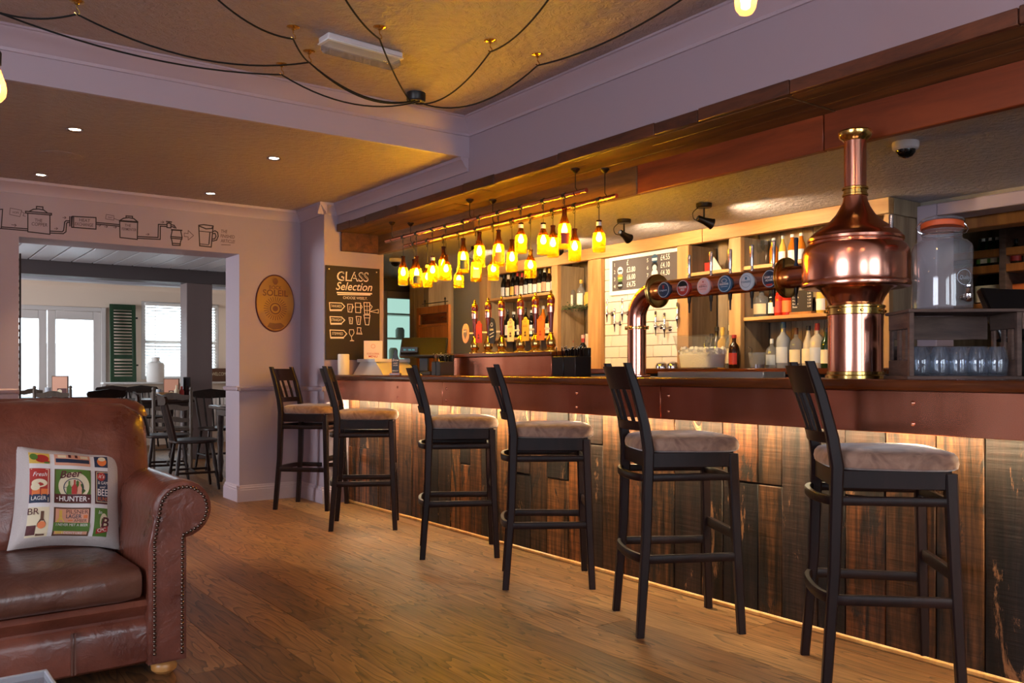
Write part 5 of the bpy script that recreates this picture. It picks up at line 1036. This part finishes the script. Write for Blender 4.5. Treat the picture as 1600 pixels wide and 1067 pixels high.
# ================================================================ bar ceiling spotlights and camera domes
def spot(u, v, aim, power, lb, size=62):
    p = at(u, v, z=2.15); t = thing('spotlight', lb, 'spotlight', p, 0, 'spotlights on the bar ceiling')
    G().lathe([(.05, 0), (.05, -.022), (.044, -.028)], n=20).build('ceiling_mount', 'dark_metal', t)
    G().tube([(0, 0, -.02), (0, 0, -.09)], .006, n=8).build('stem', 'dark_metal', t)
    G().tube(spline([(-.03, .02, -.025), (-.06, .04, -.06), (-.045, .04, -.1), (-.01, .01, -.11)], 5), .003, n=6).build('flex', 'black', t)
    d = (Vector(aim) - (p + Vector((0, 0, -.11)))).normalized(); q = d.to_track_quat('Z', 'Y').to_matrix().to_4x4(); M = Matrix.Translation((0, 0, -.11)) @ q
    G().lathe([(.014, -.05), (.02, -.045), (.022, .0), (.026, .02), (.034, .055), (.037, .06), (.033, .06), (.024, .03)], n=20, M=M, cap=False).build('head', 'dark_metal', t)
    G().lathe([(.0, .036), (.024, .034)], n=16, M=M, cap=False).build('lens', 'downlight_glow', t)
    l = bpy.data.lights.new('spot_light', 'SPOT'); l.energy = power; l.color = (1.0, .74, .44); l.spot_size = R(size * 2); l.spot_blend = .7; l.shadow_soft_size = .03
    o = bpy.data.objects.new('spot_light', l); COL.objects.link(o); o.parent = t; o.location = Vector((0, 0, -.11)) + d * .07; o.rotation_euler = d.to_track_quat('-Z', 'Y').to_euler()
SPW = 52
spot(1100, 318, (5.1, 3.5, 1.75), SPW, 'dark ceiling spotlight nearest the copper still'); spot(975, 343, (5.2, 4.7, 1.7), SPW, 'dark ceiling spotlight over the white tiles'); spot(870, 366, (5.2, 5.9, 1.7), SPW, 'dark ceiling spotlight over the hand pumps, half hidden by bottles'); spot(745, 385, (5.15, 6.9, 1.6), SPW, 'dark ceiling spotlight farthest along the bar')
for u, v, lb in ((1415, 222, 'white dome camera on the bar ceiling right of the copper still'), (618, 404, 'white dome camera on the bar ceiling by the farthest bottle lamp')):
    p = at(u, v, z=2.15); t = thing('dome_camera', lb, 'camera', p); G().lathe([(.058, 0), (.06, -.008), (.058, -.03), (.052, -.036), (.044, -.038)], n=28).build('housing', 'plastic_white', t); G().lathe([(.044, -.036), (.042, -.05), (.03, -.066), (.012, -.074), (0, -.075)], n=24, cap=False).build('dome', 'black_gloss', t)
# ================================================================ ceiling of the room
for i, ((u, v), lb) in enumerate((((117, 202), 'recessed downlight left of centre, nearer the camera'), ((64, 273), 'recessed downlight at left close to the mural'), ((428, 247), 'recessed downlight right of centre, nearer the camera'), ((329, 302), 'recessed downlight at right close to the mural'))):
    p = at(u, v, z=2.45); t = thing('downlight', lb, 'downlight', p, 0, 'recessed downlights'); G().lathe([(.045, 0), (.046, -.004), (.042, -.006), (.032, -.003), (.03, -.001)], n=28, cap=False).build('bezel', 'chrome', t); G().lathe([(.0, -.0025), (.026, -.002), (.03, -.001)], n=20, cap=False).build('lamp', 'downlight_glow', t)
    l = bpy.data.lights.new('downlight_beam', 'SPOT'); l.energy = 115; l.color = (1, .68, .36); l.spot_size = R(46); l.spot_blend = .8; l.shadow_soft_size = .03; o = bpy.data.objects.new('downlight_beam', l); COL.objects.link(o); o.parent = t; o.location = (0, 0, -.012)
p = at(95, 243, z=2.45); tag(G().lathe([(.125, 0), (.125, -.002), (.118, -.004), (0, -.004)], n=36, cap=False).build('ceiling_speaker', 'ceiling_paper'), 'round flush speaker grille in the lower ceiling', 'speaker').location = p
p0 = at(508, 52, z=2.68); p1 = at(625, 84, z=2.68); dv = (p1 - p0); el = thing('emergency_light', 'white oblong emergency light fitting on the upper ceiling', 'light fitting', p0, math.atan2(dv.y, dv.x)); Lg = dv.length
G().box(0, Lg, -.03, .07, -.03, 0, .006).build('base', 'plastic_white', el); G().box(.006, Lg - .006, -.026, .066, -.075, -.031, .012).build('diffuser', 'bottle_clear', el); G().box(-.003, Lg + .003, -.033, .073, -.036, -.029, .002).build('trim_ring', 'white', el)
# spider pendant
RO = at(650, 146, z=2.68)
sp_ = thing('spider_pendant', 'black ceiling rose with long looping cables and filament bulbs', 'pendant light', RO)
G().lathe([(.055, 0), (.055, -.04), (.05, -.048), (0, -.048)], n=28, cap=False).build('ceiling_rose', 'black', sp_)
HK = {'A': (458, 42), 'B': (483, 80), 'C': (440, 100), 'D': (593, 42), 'E': (766, 63), 'F': (840, 85), 'G': (120, 2)}
HP = {k: at(u, v, z=2.68) for k, (u, v) in HK.items()}
names = {'A': 'upper of the left cluster', 'B': 'middle of the left cluster', 'C': 'lowest of the left cluster', 'D': 'beside the emergency light', 'E': 'right of the emergency light', 'F': 'rightmost', 'G': 'at the top left edge'}
for k, p in HP.items():
    t = thing('ceiling_hook', 'brass ceiling hook carrying a pendant cable, %s' % names[k], 'hook', p, 0, 'pendant cable hooks'); G().lathe([(.03, 0), (.03, -.003), (.022, -.006), (.012, -.008), (.008, -.014)], n=20, cap=False).build('hook_plate', 'brass', t)
    G().tube([(0, 0, -.01), (0, 0, -.03), (.01, 0, -.04), (.012, 0, -.05), (0, 0, -.058), (-.01, 0, -.05)], .0028, n=6).build('hook_wire', 'brass', t)
HB = {k: p + Vector((0, 0, -.056)) for k, p in HP.items()}
def sag(a, b_, s, n=14): return [a.lerp(b_, i / n) + Vector((0, 0, -4 * s * (i / n) * (1 - i / n))) for i in range(n + 1)]
def cable(pts): G().tube([p - RO for p in pts], .0042, n=6).build('cable', 'cable_black', sp_)
rb_ = [RO + Vector((.03 * math.cos(a), .03 * math.sin(a), -.05)) for a in (0, 1, 2, 3, 4, 5, 6)]
off = lambda u, v, z=2.66: at(u, v, z=z)
BR = at(1165, -60, d=2.75); BL_ = at(-4, 100, d=2.6)
cable(sag(rb_[0], HB['F'], .10) + sag(HB['F'], off(1115, -35), .05)[1:]); cable(sag(rb_[1], HB['E'], .075) + sag(HB['E'], off(880, -35), .05)[1:])
cable(sag(rb_[2], HB['D'], .03) + sag(HB['D'], off(520, -35), .03)[1:]); cable(sag(rb_[3], HB['B'], .07) + sag(HB['B'], HB['A'], .015)[1:] + sag(HB['A'], off(305, -35), .05)[1:])
cable(sag(rb_[4], HB['B'], .085) + sag(HB['B'], HB['G'], .09)[1:]); cable(sag(rb_[5], HB['C'], .085) + sag(HB['C'], off(-40, 5), .07)[1:]); cable(sag(HB['G'], off(-40, 5), .04))
def fbulb(p):
    c = tuple(p - RO); zt = 2.68 - p.z
    b_ = G().lathe([(.004, 0), (.018, .006), (.029, .022), (.032, .04), (.029, .06), (.02, .085), (.014, .105), (.013, .112)], c, 20).build('filament_bulb', 'bulb_envelope', sp_)
    G().lathe([(.002, .018), (.012, .024), (.014, .045), (.011, .07), (.004, .09)], c, 12).build('filament', 'filament_core', b_)
    G().lathe([(.013, .112), (.017, .114), (.018, .15), (.012, .16), (.005, .165)], c, 16).build('bulb_holder', 'black', b_); cable([p + Vector((0, 0, .16)), p + Vector((0, 0, zt))])
fbulb(at(1165, 25, d=2.5)); fbulb(at(-8, 161, d=2.6))
for q, e in (((1.6, 1.5), (880, -35)), ((2.2, .95), (1115, -35)), ((.9, 1.85), (520, -35))):      # the cables run on to bulbs above the camera
    fbulb(Vector((q[0], q[1], 2.06))); cable(sag(off(*e), Vector((q[0], q[1], 2.66)), .06))
# ================================================================ mural above the opening (painted line drawing)
mu_ = thing('wall_mural', 'black line drawing of the brewing process painted above the opening', 'mural', (0, 0, 0))
mm = lambda a, b_: at(a, -b_, y=7.1985)
def ln(pts): return [(u, -v) for u, v in pts]
d = Draw()
w = 1.7
for P_ in ([(0, 327), (4, 327), (2, 357), (0, 357)],): d.line(ln(P_), w)
d.line(ln([(2, 354.5), (43, 357.5)]), w).line(ln([(2, 357), (43, 360.5)]), w); d.build('pipe_drawing', 'ink', mu_, mm)
d = Draw(); d.line(ln([(43.5, 334), (43.5, 362), (78, 366), (78, 335.5)]), w).line(ln([(40, 330), (80.5, 333.5), (80.5, 336), (40, 332.8)]), w, True).line(ln([(46, 330), (52, 327), (60, 326.5), (68, 328), (74, 332.5)]), w).line(ln([(57, 326), (57, 322.5), (67, 323.3), (67, 327)]), w); d.build('copper_vessel_drawing', 'ink', mu_, mm)
d = Draw(); d.line(ln([(78, 361), (97, 362), (99.5, 360), (101, 347), (103, 345), (109, 345)]), w).line(ln([(78, 364), (99, 365), (103, 362), (104, 349), (105.5, 347.5), (109, 347.5)]), w).line(ln([(109, 338.5), (109, 353)]), w).line(ln([(111.5, 338.5), (111.5, 353)]), w).line(ln([(113, 338), (150, 340), (150, 358), (112, 355)]), w, True).line(ln([(115, 338), (115, 354)]), w); d.build('heat_exchanger_drawing', 'ink', mu_, mm)
d = Draw(); d.line(ln([(150, 347.5), (187, 351)]), w).line(ln([(150, 350), (187, 353.5)]), w).line(ln([(187, 346), (187.5, 371), (214.5, 374), (215, 347)]), w).line(ln([(187, 345), (215, 347)]), w * 1.6).line(ln([(188, 344), (193, 341), (201, 340), (209, 341.5), (214.5, 346)]), w).line(ln([(197, 340), (197, 337.3), (207, 338), (207, 341)]), w); d.build('fermenter_drawing', 'ink', mu_, mm)
d = Draw(); d.line(ln([(215, 369.5), (247, 371), (247.5, 350.5), (261, 351)]), w).line(ln([(215, 372.3), (250.3, 374), (250.5, 353.3), (261, 354)]), w).line(ln([(261, 348.5), (267, 349), (267, 356), (261, 355.5)]), w, True).line(ln([(264, 348), (264, 346.5)]), w).line(ln([(260, 346), (268, 346.8)]), w).line(ln([(267, 351), (272, 352), (275, 356.5)]), w).line(ln([(267, 354), (271, 354.5), (272.5, 356)]), w); d.build('tap_drawing', 'ink', mu_, mm)
d = Draw(); d.line(ln([(268, 359), (284, 360)]), w * 1.3).line(ln([(269, 360), (267, 370), (269, 378), (269.5, 383), (281.5, 383.5), (282, 378), (284.5, 371), (282.5, 361)]), w).line(ln([(267, 369.5), (284.5, 371)]), w).line(ln([(267, 372), (284.5, 373.5)]), w).line(ln([(269.5, 380), (282, 381)]), w); d.build('cask_drawing', 'ink', mu_, mm)
d = Draw(); d.line(ln([(310.5, 352), (312, 384), (330, 386), (333, 354)]), w).line(ln([(310.5, 352), (318, 351), (333, 353), (331, 357), (322, 357.5), (312, 353.5)]), w).line(ln([(311, 361), (331.5, 363)]), w * .7).line(ln([(328, 363), (326.5, 381)]), w).line(ln([(312.5, 381), (326, 382.5)]), w * .7).line(ln([(332, 362), (336, 360.5), (340, 363), (341, 369), (338.5, 375), (333, 376.5), (331.5, 376)]), w).line(ln([(332, 365), (336, 364.5), (337.5, 369), (335.5, 373), (332, 373.5)]), w); d.build('beer_mug_drawing', 'ink', mu_, mm)
d = Draw(); d.line(ln([(16, 325), (34, 328.5), (31, 338.5), (15, 335)]), .8, True).line(ln([(34, 331), (38, 333), (36, 337), (40, 338)]), .8).line(ln([(166, 335), (178, 337), (178, 344), (165, 342)]), .8, True).line(ln([(178, 341), (182, 343), (186, 344)]), .8).line(ln([(18, 351), (25, 352)]), .9).line(ln([(23, 350), (25.5, 352), (23, 354)]), .9)
d.line(ln([(288, 364), (294, 365), (294, 360), (302.5, 368), (294, 375), (294, 370), (288, 369.5)]), .9, True)
for u, v in ((88, 357), (101, 340), (155, 352), (166, 354), (180, 355), (231, 366), (254, 347)): d.line(ln([(u - 3, v), (u + 2, v + .2)]), .8).line(ln([(u, v - 1.5), (u + 2.2, v), (u, v + 1.6)]), .8)
d.build('arrows_and_tags', 'faint_ink', mu_, mm)
sl_ = -math.atan(.085)
def mtext(t, u, v, h, fit, m='faint_ink'): Draw().text(t, u, -v, h, fit=fit, rot=sl_, bold=.01).build('lettering', m, mu_, mm)
for a in (('THE', 60, 346.5, 4.6, 12), ('COPPER', 61.5, 353, 5, 25), ('HEAT', 132, 346.5, 4.6, 17), ('EXCHANGE', 131, 353, 4.8, 29), ('THE', 199.5, 354, 4, 10), ('FERMENTER', 201.5, 360.3, 4, 23), ('HOPS', 24.5, 333.5, 3, 10), ('YEAST', 172, 341, 2.6, 8), ('THE', 350, 364, 5, 10), ('FINISHED', 355.5, 371.8, 5, 22), ('ARTICLE!', 356, 379.3, 5, 22)): mtext(*a)
Draw().line(ln([(346, 382.3), (360, 382.8)]), .9).build('underline', 'faint_ink', mu_, mm)
# ================================================================ glass selection chalkboard
gb = thing('chalkboard', 'black chalkboard headed glass selection on the wall at the bar end', 'chalkboard', (0, 0, 0))
C0, C1 = at(508.5, 414, y=6.69), at(593, 418, y=6.69); zb = at(512, 562, y=6.69).z
G().box(C0.x, C1.x, 6.685, 6.699, zb, C0.z, .002).build('board', 'chalkboard', gb)
for xx in (C0.x + .03, C1.x - .03): G().lathe([(.006, 0), (.005, .003), (0, .004)], n=10, M=Matrix.Translation((xx, 6.685, C0.z - .03)) @ Matrix.Rotation(R(90), 4, 'X'), cap=False).build('screw', 'steel', gb)
gm_ = lambda a, b_: at(500 + a / 6.273, 405 + (-b_) / 6.273, y=6.6842)      # drawn in the units of a 690 x 1067 sketch
def gt(t, u, v, h, fit, rot=-.04, **k): Draw().text(t, u, -v, h, fit=fit, rot=rot, **k).build('lettering', 'chalk', gb, gm_)
gt('GLASS', 318, 214, 88, 310, bold=.015); gt('Selection', 330, 305, 76, 350, shear=.25, bold=.01); gt('CHOOSE WISELY.', 345, 393, 26, 238)
Draw().text('GLASS', 324, -206, 76, fit=288, rot=-.04, bold=-.012).build('lettering_shadow', 'chalkboard', gb, lambda a, b_: at(500 + a / 6.273, 405 - b_ / 6.273, y=6.6838))
Draw().line(ln([(170, 327), (505, 338)]), 14).line(ln([(175, 345), (490, 350)]), 11).build('underline', 'chalk', gb, gm_)
for t, v0, v1 in (('TANKARDS', 425, 495), ('STRAIGHT', 562, 628), ('STEMMED', 693, 765)):
    x_ = 92 if v0 < 500 else 98; xe = 242 if v0 < 690 else 262
    Draw().line(ln([(x_, v0), (xe - 30, v0 + 5), (xe, (v0 + v1) / 2 + 2), (xe - 30, v1), (x_ + 6, v1)]), 9, True).line(ln([(x_ + 8, v1 + 8), (xe - 32, v1 + 8)]), 10).build('arrow_outline', 'chalk', gb, gm_); gt(t, (x_ + xe) / 2 - 8, (v0 + v1) / 2 + 12, 26, 108)
for pts in ([(270, 440), (318, 442), (312, 518), (276, 516)], [(346, 428), (398, 430), (398, 524), (350, 522)], [(430, 424), (488, 426), (486, 538), (438, 536)], [(284, 572), (320, 574), (316, 632), (292, 632)], [(354, 560), (402, 562), (392, 640), (366, 638)], [(430, 546), (490, 548), (478, 644), (446, 642)]):
    Draw().line(ln(pts), 7, True).build('glass_drawing', 'chalk', gb, gm_)
Draw().line(ln([(318, 455), (330, 468), (316, 485)]), 6).line(ln([(398, 444), (414, 468), (398, 490)]), 6).line(ln([(488, 440), (512, 465), (490, 500)]), 6).line(ln([(490, 512), (572, 492), (572, 528), (490, 512)]), 5).line(ln([(350, 468), (398, 470)]), 6).line(ln([(434, 460), (486, 462)]), 5).line(ln([(434, 500), (486, 502)]), 5).line(ln([(460, 426), (462, 536)]), 4).line(ln([(294, 460), (292, 500)]), 5).line(ln([(300, 586), (304, 620)]), 5).line(ln([(378, 580), (378, 622)]), 5).line(ln([(436, 574), (488, 576)]), 6).build('glass_details', 'chalk', gb, gm_)
Draw().line(ln([(290, 690), (328, 690), (334, 722), (316, 752), (300, 750), (286, 722)]), 6, True).line(ln([(308, 752), (312, 790), (296, 800), (332, 800), (314, 790)]), 6).build('glass_drawing', 'chalk', gb, gm_); Draw().line(ln([(366, 670), (402, 672), (398, 698), (412, 735), (360, 732), (368, 698)]), 6, True).line(ln([(366, 722), (408, 724)]), 5).build('glass_drawing', 'chalk', gb, gm_)
# oval tin sign
os_ = thing('oval_sign', 'yellow oval tin sign with a red sun emblem on the pale wall', 'sign', (2.722, 7.2, 1.655)); sx_, sz_ = .168, .243
def oval(k, y, n=40): return [Vector((sx_ * k * math.cos(2 * math.pi * i / n), y, sz_ * k * math.sin(2 * math.pi * i / n))) for i in range(n)]
G().loft([oval(1, -.001), oval(1, -.012), oval(.985, -.016), oval(.96, -.013), oval(.3, -.0125)]).build('rim', 'sign_red', os_); G().loft([oval(.955, -.0135), oval(.95, -.0142), oval(.02, -.0142)]).build('plate', 'sign_yellow', os_)
om = lambda a, b_: Vector((a, -.0152, b_)); d = Draw().disc(0, -.045, .05, r0=.038).disc(0, -.045, .024)
for i in range(28): a = i * 2 * math.pi / 28; d.line([(.058 * math.cos(a), -.045 + .058 * math.sin(a)), (.098 * math.cos(a), -.045 + .098 * math.sin(a))], .006)
d.build('sun_emblem', 'sign_red', os_, om); Draw().text('SOLEIL', 0, .062, .05, fit=.22, bold=.02).build('lettering', 'sign_red', os_, om); Draw().text('BOCK', 0, .118, .03, fit=.11, bold=.01).build('lettering', 'sign_red', os_, om); Draw().disc(0, .185, .022, .028).build('crest', 'sign_red', os_, om)
Draw().poly([(-.07, -.2), (-.02, -.222), (.05, -.215), (.08, -.19), (.05, -.165), (0, -.17), (-.05, -.165)]).build('worn_patch', 'brown_print', os_, om)
# ================================================================ dining room furniture
def ladder_chair():
    t = thing('ladderback_chair', 'x', 'chair', (0, 0, 0), 0, 'ladder-back dining chairs')
    for s in (-1, 1):
        G().lathe([(.014, 0), (.018, .05), (.018, .42), (.018, .86), (.012, .868), (.018, .88), (.02, .892), (.013, .906), (.0, .91)], (s * .19, -.19, 0), 10).build('leg', 'taupe_wood', t); G().lathe([(.014, 0), (.018, .05), (.02, .43)], (s * .2, .19, 0), 10).build('leg', 'taupe_wood', t)
    G().box(-.22, .22, -.2, .22, .43, .46, .012).build('seat', 'taupe_wood', t)
    for z, h in ((.80, .075), (.68, .065), (.55, .06)):
        pts = [(-.18, -h * .3), (-.1, -h * .5), (0, -h * .25), (.1, -h * .5), (.18, -h * .3), (.18, h * .25), (.1, h * .3), (.05, h * .55), (0, h * .62), (-.05, h * .55), (-.1, h * .3), (-.18, h * .25)]
        G().prism(pts, -.008, .008, Matrix.Translation((0, -.19, z)) @ Matrix.Rotation(R(90), 4, 'X')).build('back_rail', 'taupe_wood', t)
    for z in (.14, .26): G().tube([(-.19, .19, z), (-.19, -.19, z)], .01, n=8).build('stretcher', 'taupe_wood', t); G().tube([(.19, .19, z), (.19, -.19, z)], .01, n=8).build('stretcher', 'taupe_wood', t)
    G().tube([(-.19, .19, .2), (.19, .19, .2)], .01, n=8).build('stretcher', 'taupe_wood', t)
    return t
def windsor_chair():
    t = thing('windsor_chair', 'x', 'chair', (0, 0, 0), 0, 'dark spindle-back dining chairs')
    TL = [(.011, 0), (.015, .04), (.012, .1), (.02, .15), (.013, .19), (.02, .24), (.016, .33), (.013, .43)]
    for sx in (-1, 1):
        for sy in (-1, 1):
            M = Matrix(((1, 0, -sx * .12, sx * .2), (0, 1, -sy * .12, sy * .19), (0, 0, 1, 0), (0, 0, 0, 1))); G().lathe(TL, n=10, M=M).build('leg', 'chair_wood', t)
    rings = [[Vector((.21 * k * math.copysign(abs(math.cos(a)) ** .7, math.cos(a)), .21 * k * math.copysign(abs(math.sin(a)) ** .7, math.sin(a)), z)) for a in [2 * math.pi * i / 28 for i in range(28)]] for k, z in ((.92, .425), (1, .435), (1, .452), (.9, .458), (.3, .448))]
    G().loft(rings).build('seat', 'chair_wood', t)
    for i in range(5):
        s = (i - 2) / 2; G().tube([(s * .15, -.175, .45), (s * .165, -.21, .6), (s * .18, -.262, .80)], [.009, .013, .008] if abs(s) < 1 else [.013, .017, .012], n=8).build('spindle', 'chair_wood', t)
    pts = [(-.215, .02), (-.19, .0), (0, -.01), (.19, .0), (.215, .02), (.222, .05), (.205, .075), (.1, .088), (0, .1), (-.1, .088), (-.205, .075), (-.222, .05)]
    rings = []
    for k in (-.011, .011): rings.append([Vector((a, -.262 - .04 * (1 - (a / .22) ** 2) + k - .15 * (b_ - .03), .78 + b_)) for a, b_ in pts])
    G().loft(rings).build('crest_rail', 'chair_wood', t)
    for s in (-1, 1): G().tube([(s * .185, -.17, .16), (s * .185, .17, .16)], .011, n=8).build('stretcher', 'chair_wood', t)
    G().tube([(-.18, 0, .16), (.18, 0, .16)], .012, n=8).build('stretcher', 'chair_wood', t); return t
lc = ladder_chair(); wc = windsor_chair()
for i, (u, d_, a, lb) in enumerate(((82, 10.6, -8, 'grey ladder-back chair before the glazed door'), (268, 9.7, -12, 'grey ladder-back chair behind the dark spindle chairs'), (38, 12.0, 20, 'grey ladder-back chair at the left edge of the opening'))):
    o = lc if i == 0 else copy_tree(lc); p = at(u, 580, d=d_); o.location = (p.x, p.y, 0); o.rotation_euler = (0, 0, R(a)); o['label'] = lb
for i, (u, d_, a, lb) in enumerate(((302, 8.1, -96, 'dark spindle-back chair nearest the pillar'), (262, 8.75, -104, 'dark spindle-back chair left of the pillar chair'), (150, 10.1, 14, 'dark spindle-back chair below the green shutter'), (178, 12.1, 172, 'dark spindle-back chair facing away by the window sill'), (232, 12.3, 185, 'dark spindle-back chair before the white jar'), (342, 9.8, 180, 'dark spindle-back chair beyond the right table'))):
    o = wc if i == 0 else copy_tree(wc); p = at(u, 580, d=d_); o.location = (p.x, p.y, 0); o.rotation_euler = (0, 0, R(a)); o['label'] = lb
def table(p, hx, hy, lb, rz=0, mat='table_wood'):
    t = thing('dining_table', lb, 'table', (p.x, p.y, 0), rz, 'dining tables'); G().box(-hx, hx, -hy, hy, .715, .75, .008).build('tabletop', mat, t); G().box(-hx + .06, hx - .06, -hy + .06, hy - .06, .65, .714, .004).build('apron', mat, t)
    for sx in (-1, 1):
        for sy in (-1, 1): G().lathe([(.02, 0), (.03, .03), (.022, .08), (.034, .2), (.024, .3), (.034, .42), (.026, .5), (.035, .56), (.035, .65)], (sx * (hx - .09), sy * (hy - .09), 0), 12).build('leg', mat, t)
p = at(345, 632, z=.75); table(Vector((2.98, 8.35, 0)), .36, .36, 'dark wooden table right of the spindle chairs, behind the pillar')
TB = at(236, 580, d=10.5); table(TB, .4, .4, 'dark wooden table carrying menus below the white jar')
TC = at(80, 580, d=11.35); table(TC, .45, .35, 'dark wooden table before the glazed doors')
def menu(u, tb, lb, s=1.0, dz=0):
    p = at(u, 580, d=tb); t = thing('menu_holder', lb, 'menu', (p.x, p.y, .75 + dz), -YAW + R(8)); G().box(-.1 * s, .1 * s, -.012, .012, 0, .27 * s, .004).build('cover', 'brown_print', t); G().box(-.09 * s, .09 * s, -.014, -.0125, .01, .26 * s).build('page', 'peach_print', t, smooth=False); G().box(-.03, .085 * s, -.0155, -.0145, .02, .11 * s).build('picture', 'maroon_print', t, smooth=False); G().box(-.09 * s, -.02, -.0155, -.0145, .02, .07 * s).build('picture_corner', 'red_print', t, smooth=False)
    Draw().disc(0, .07 * s, .028).rect(-.02, .02, .02, .06 * s).build('picture_dish', 'cream_print', t, lambda a, b_: Vector((a, -.0165, b_)))
menu(94, 11.3, 'upright brown menu with a red picture before the glazed doors'); menu(268, 10.5, 'upright brown menu on the table below the window', .9)
def pot(u, d_, z, prof, mat, nm, lb, cat):
    p = at(u, 580, d=d_); o = G().lathe(prof, n=18, cap=False).build(nm, mat); o.location = (p.x, p.y, z); return tag(o, lb, cat)
pot(75, 11.3, .75, [(0, .002), (.035, 0), (.04, .01), (.036, .12), (.032, .12), (.034, .012), (0, .01)], 'silver_print', 'cutlery_pot', 'pale pot of cutlery beside the menu by the doors', 'pot')
pot(243, 13.0 / 1.0 * .945, .925, [(0, .002), (.11, 0), (.118, .02), (.118, .24), (.1, .275), (.06, .29), (.055, .3), (.055, .345), (.062, .35), (.05, .352), (.0, .35)], 'white', 'white_jar', 'large white stoneware jar on the window sill', 'jar')
bx2 = thing('condiment_box', 'pale wooden condiment box on the table below the window', 'box', at(258, 580, d=10.35)); bx2.location.z = .75; G().box(-.09, .09, -.05, -.042, 0, .08, .002).box(-.09, .09, .042, .05, 0, .08, .002).box(-.09, -.082, -.042, .042, 0, .08, .002).box(.082, .09, -.042, .042, 0, .08, .002).build('sides', 'pine_beam', bx2); G().box(-.082, .082, -.042, .042, 0, .008).build('bottom', 'pine_beam', bx2)
pot(276, 10.45, .75, [(.025, 0), (.03, .01), (.03, .1), (.012, .13), (.012, .165), (0, .166)], 'cream_print', 'sauce_bottle', 'cream sauce bottle on the table below the window', 'bottle'); pot(284, 10.5, .75, [(.025, 0), (.028, .01), (.028, .09), (.012, .12), (.012, .15), (0, .151)], 'red_print', 'sauce_bottle', 'red sauce bottle on the table below the window', 'bottle'); pot(248, 10.75, .75, [(.03, 0), (.034, .01), (.03, .11), (.0, .1)], 'silver_print', 'cutlery_cup', 'pale cutlery cup behind the wooden condiment box', 'cup')
p = at(292, 580, d=10.6); mf = tag(G().box(-.04, .04, -.015, .015, 0, .26, .003).build('menu_folder', 'black_gloss'), 'black menu folder standing beside the grey column', 'menu'); mf.location = (p.x, p.y, .75); mf.rotation_euler.z = R(-40)
gs = thing('green_shutter', 'old green louvred shutter leaning against the wall by the window', 'shutter', (2.66, 13.38, .927))
W_, Hh = .345, 1.11
G().box(0, .05, -.018, .018, 0, Hh, .004).build('stile', 'green_paint', gs); G().box(W_ - .05, W_, -.018, .018, 0, Hh, .004).build('stile', 'green_paint', gs)
for z0, z1 in ((0, .08), (.33, .39), (1.03, Hh)): G().box(.051, W_ - .051, -.016, .016, z0, z1, .003).build('rail', 'green_paint', gs)
lv = G().box(.051, W_ - .051, -.02, .02, -.004, .004, .002, Matrix.Rotation(R(35), 4, 'X')).build('louvre', 'green_paint', gs); lv.location.z = .11
for z in [.11 + .045 * i for i in range(1, 5)] + [.42 + .045 * i for i in range(14)]: piece('louvre', lv.data, gs, (0, 0, z))
for z in (.24, .92): G().box(W_, W_ + .03, -.006, .006, z - .012, z + .012, .002).build('hinge', 'dark_metal', gs)
gs.rotation_euler = (R(-3), 0, 0)
ra_ = thing('radiator', 'white panel radiator under the dining room window sill', 'radiator', (2.65, 13.44, .2))
rm = G().box(.002, .056, -.04, .03, 0, .6, .01).build('fin', 'white_paint', ra_)
for i in range(1, 30): piece('fin', rm.data, ra_, (i * .06, 0, 0))
sg_ = thing('wooden_sign', 'small brown wooden sign on the sill right of the column', 'sign', (4.2, 13.40, .925)); G().box(-.15, .15, -.015, .015, 0, .2, .004).build('board', 'brown_print', sg_); Draw().text('WELCOME', 0, .09, .05, fit=.24).build('lettering', 'cream_print', sg_, lambda a, b_: Vector((a, -.0156, b_)))
# carved dark folding screen edge standing just beyond the left post
cs = thing('carved_screen', 'narrow dark carved lattice screen edge beside the left door post', 'screen', (.822, 7.62, 0))
G().box(0, .012, 0, .03, 0, 1.98, .003).build('stile', 'chair_wood', cs); G().box(.05, .062, 0, .03, 0, 1.98, .003).build('stile', 'chair_wood', cs)
lm = G().box(.0125, .0495, .006, .024, -.012, .012, .003, Matrix.Rotation(0, 4, 'Y')).build('lattice_slat', 'chair_wood', cs); lm.location.z = .04
for i in range(1, 36): piece('lattice_slat', lm.data, cs, (0, 0, .04 + i * .054))
print('tris', sum(len(m.polygons) for m in bpy.data.meshes) * 2)
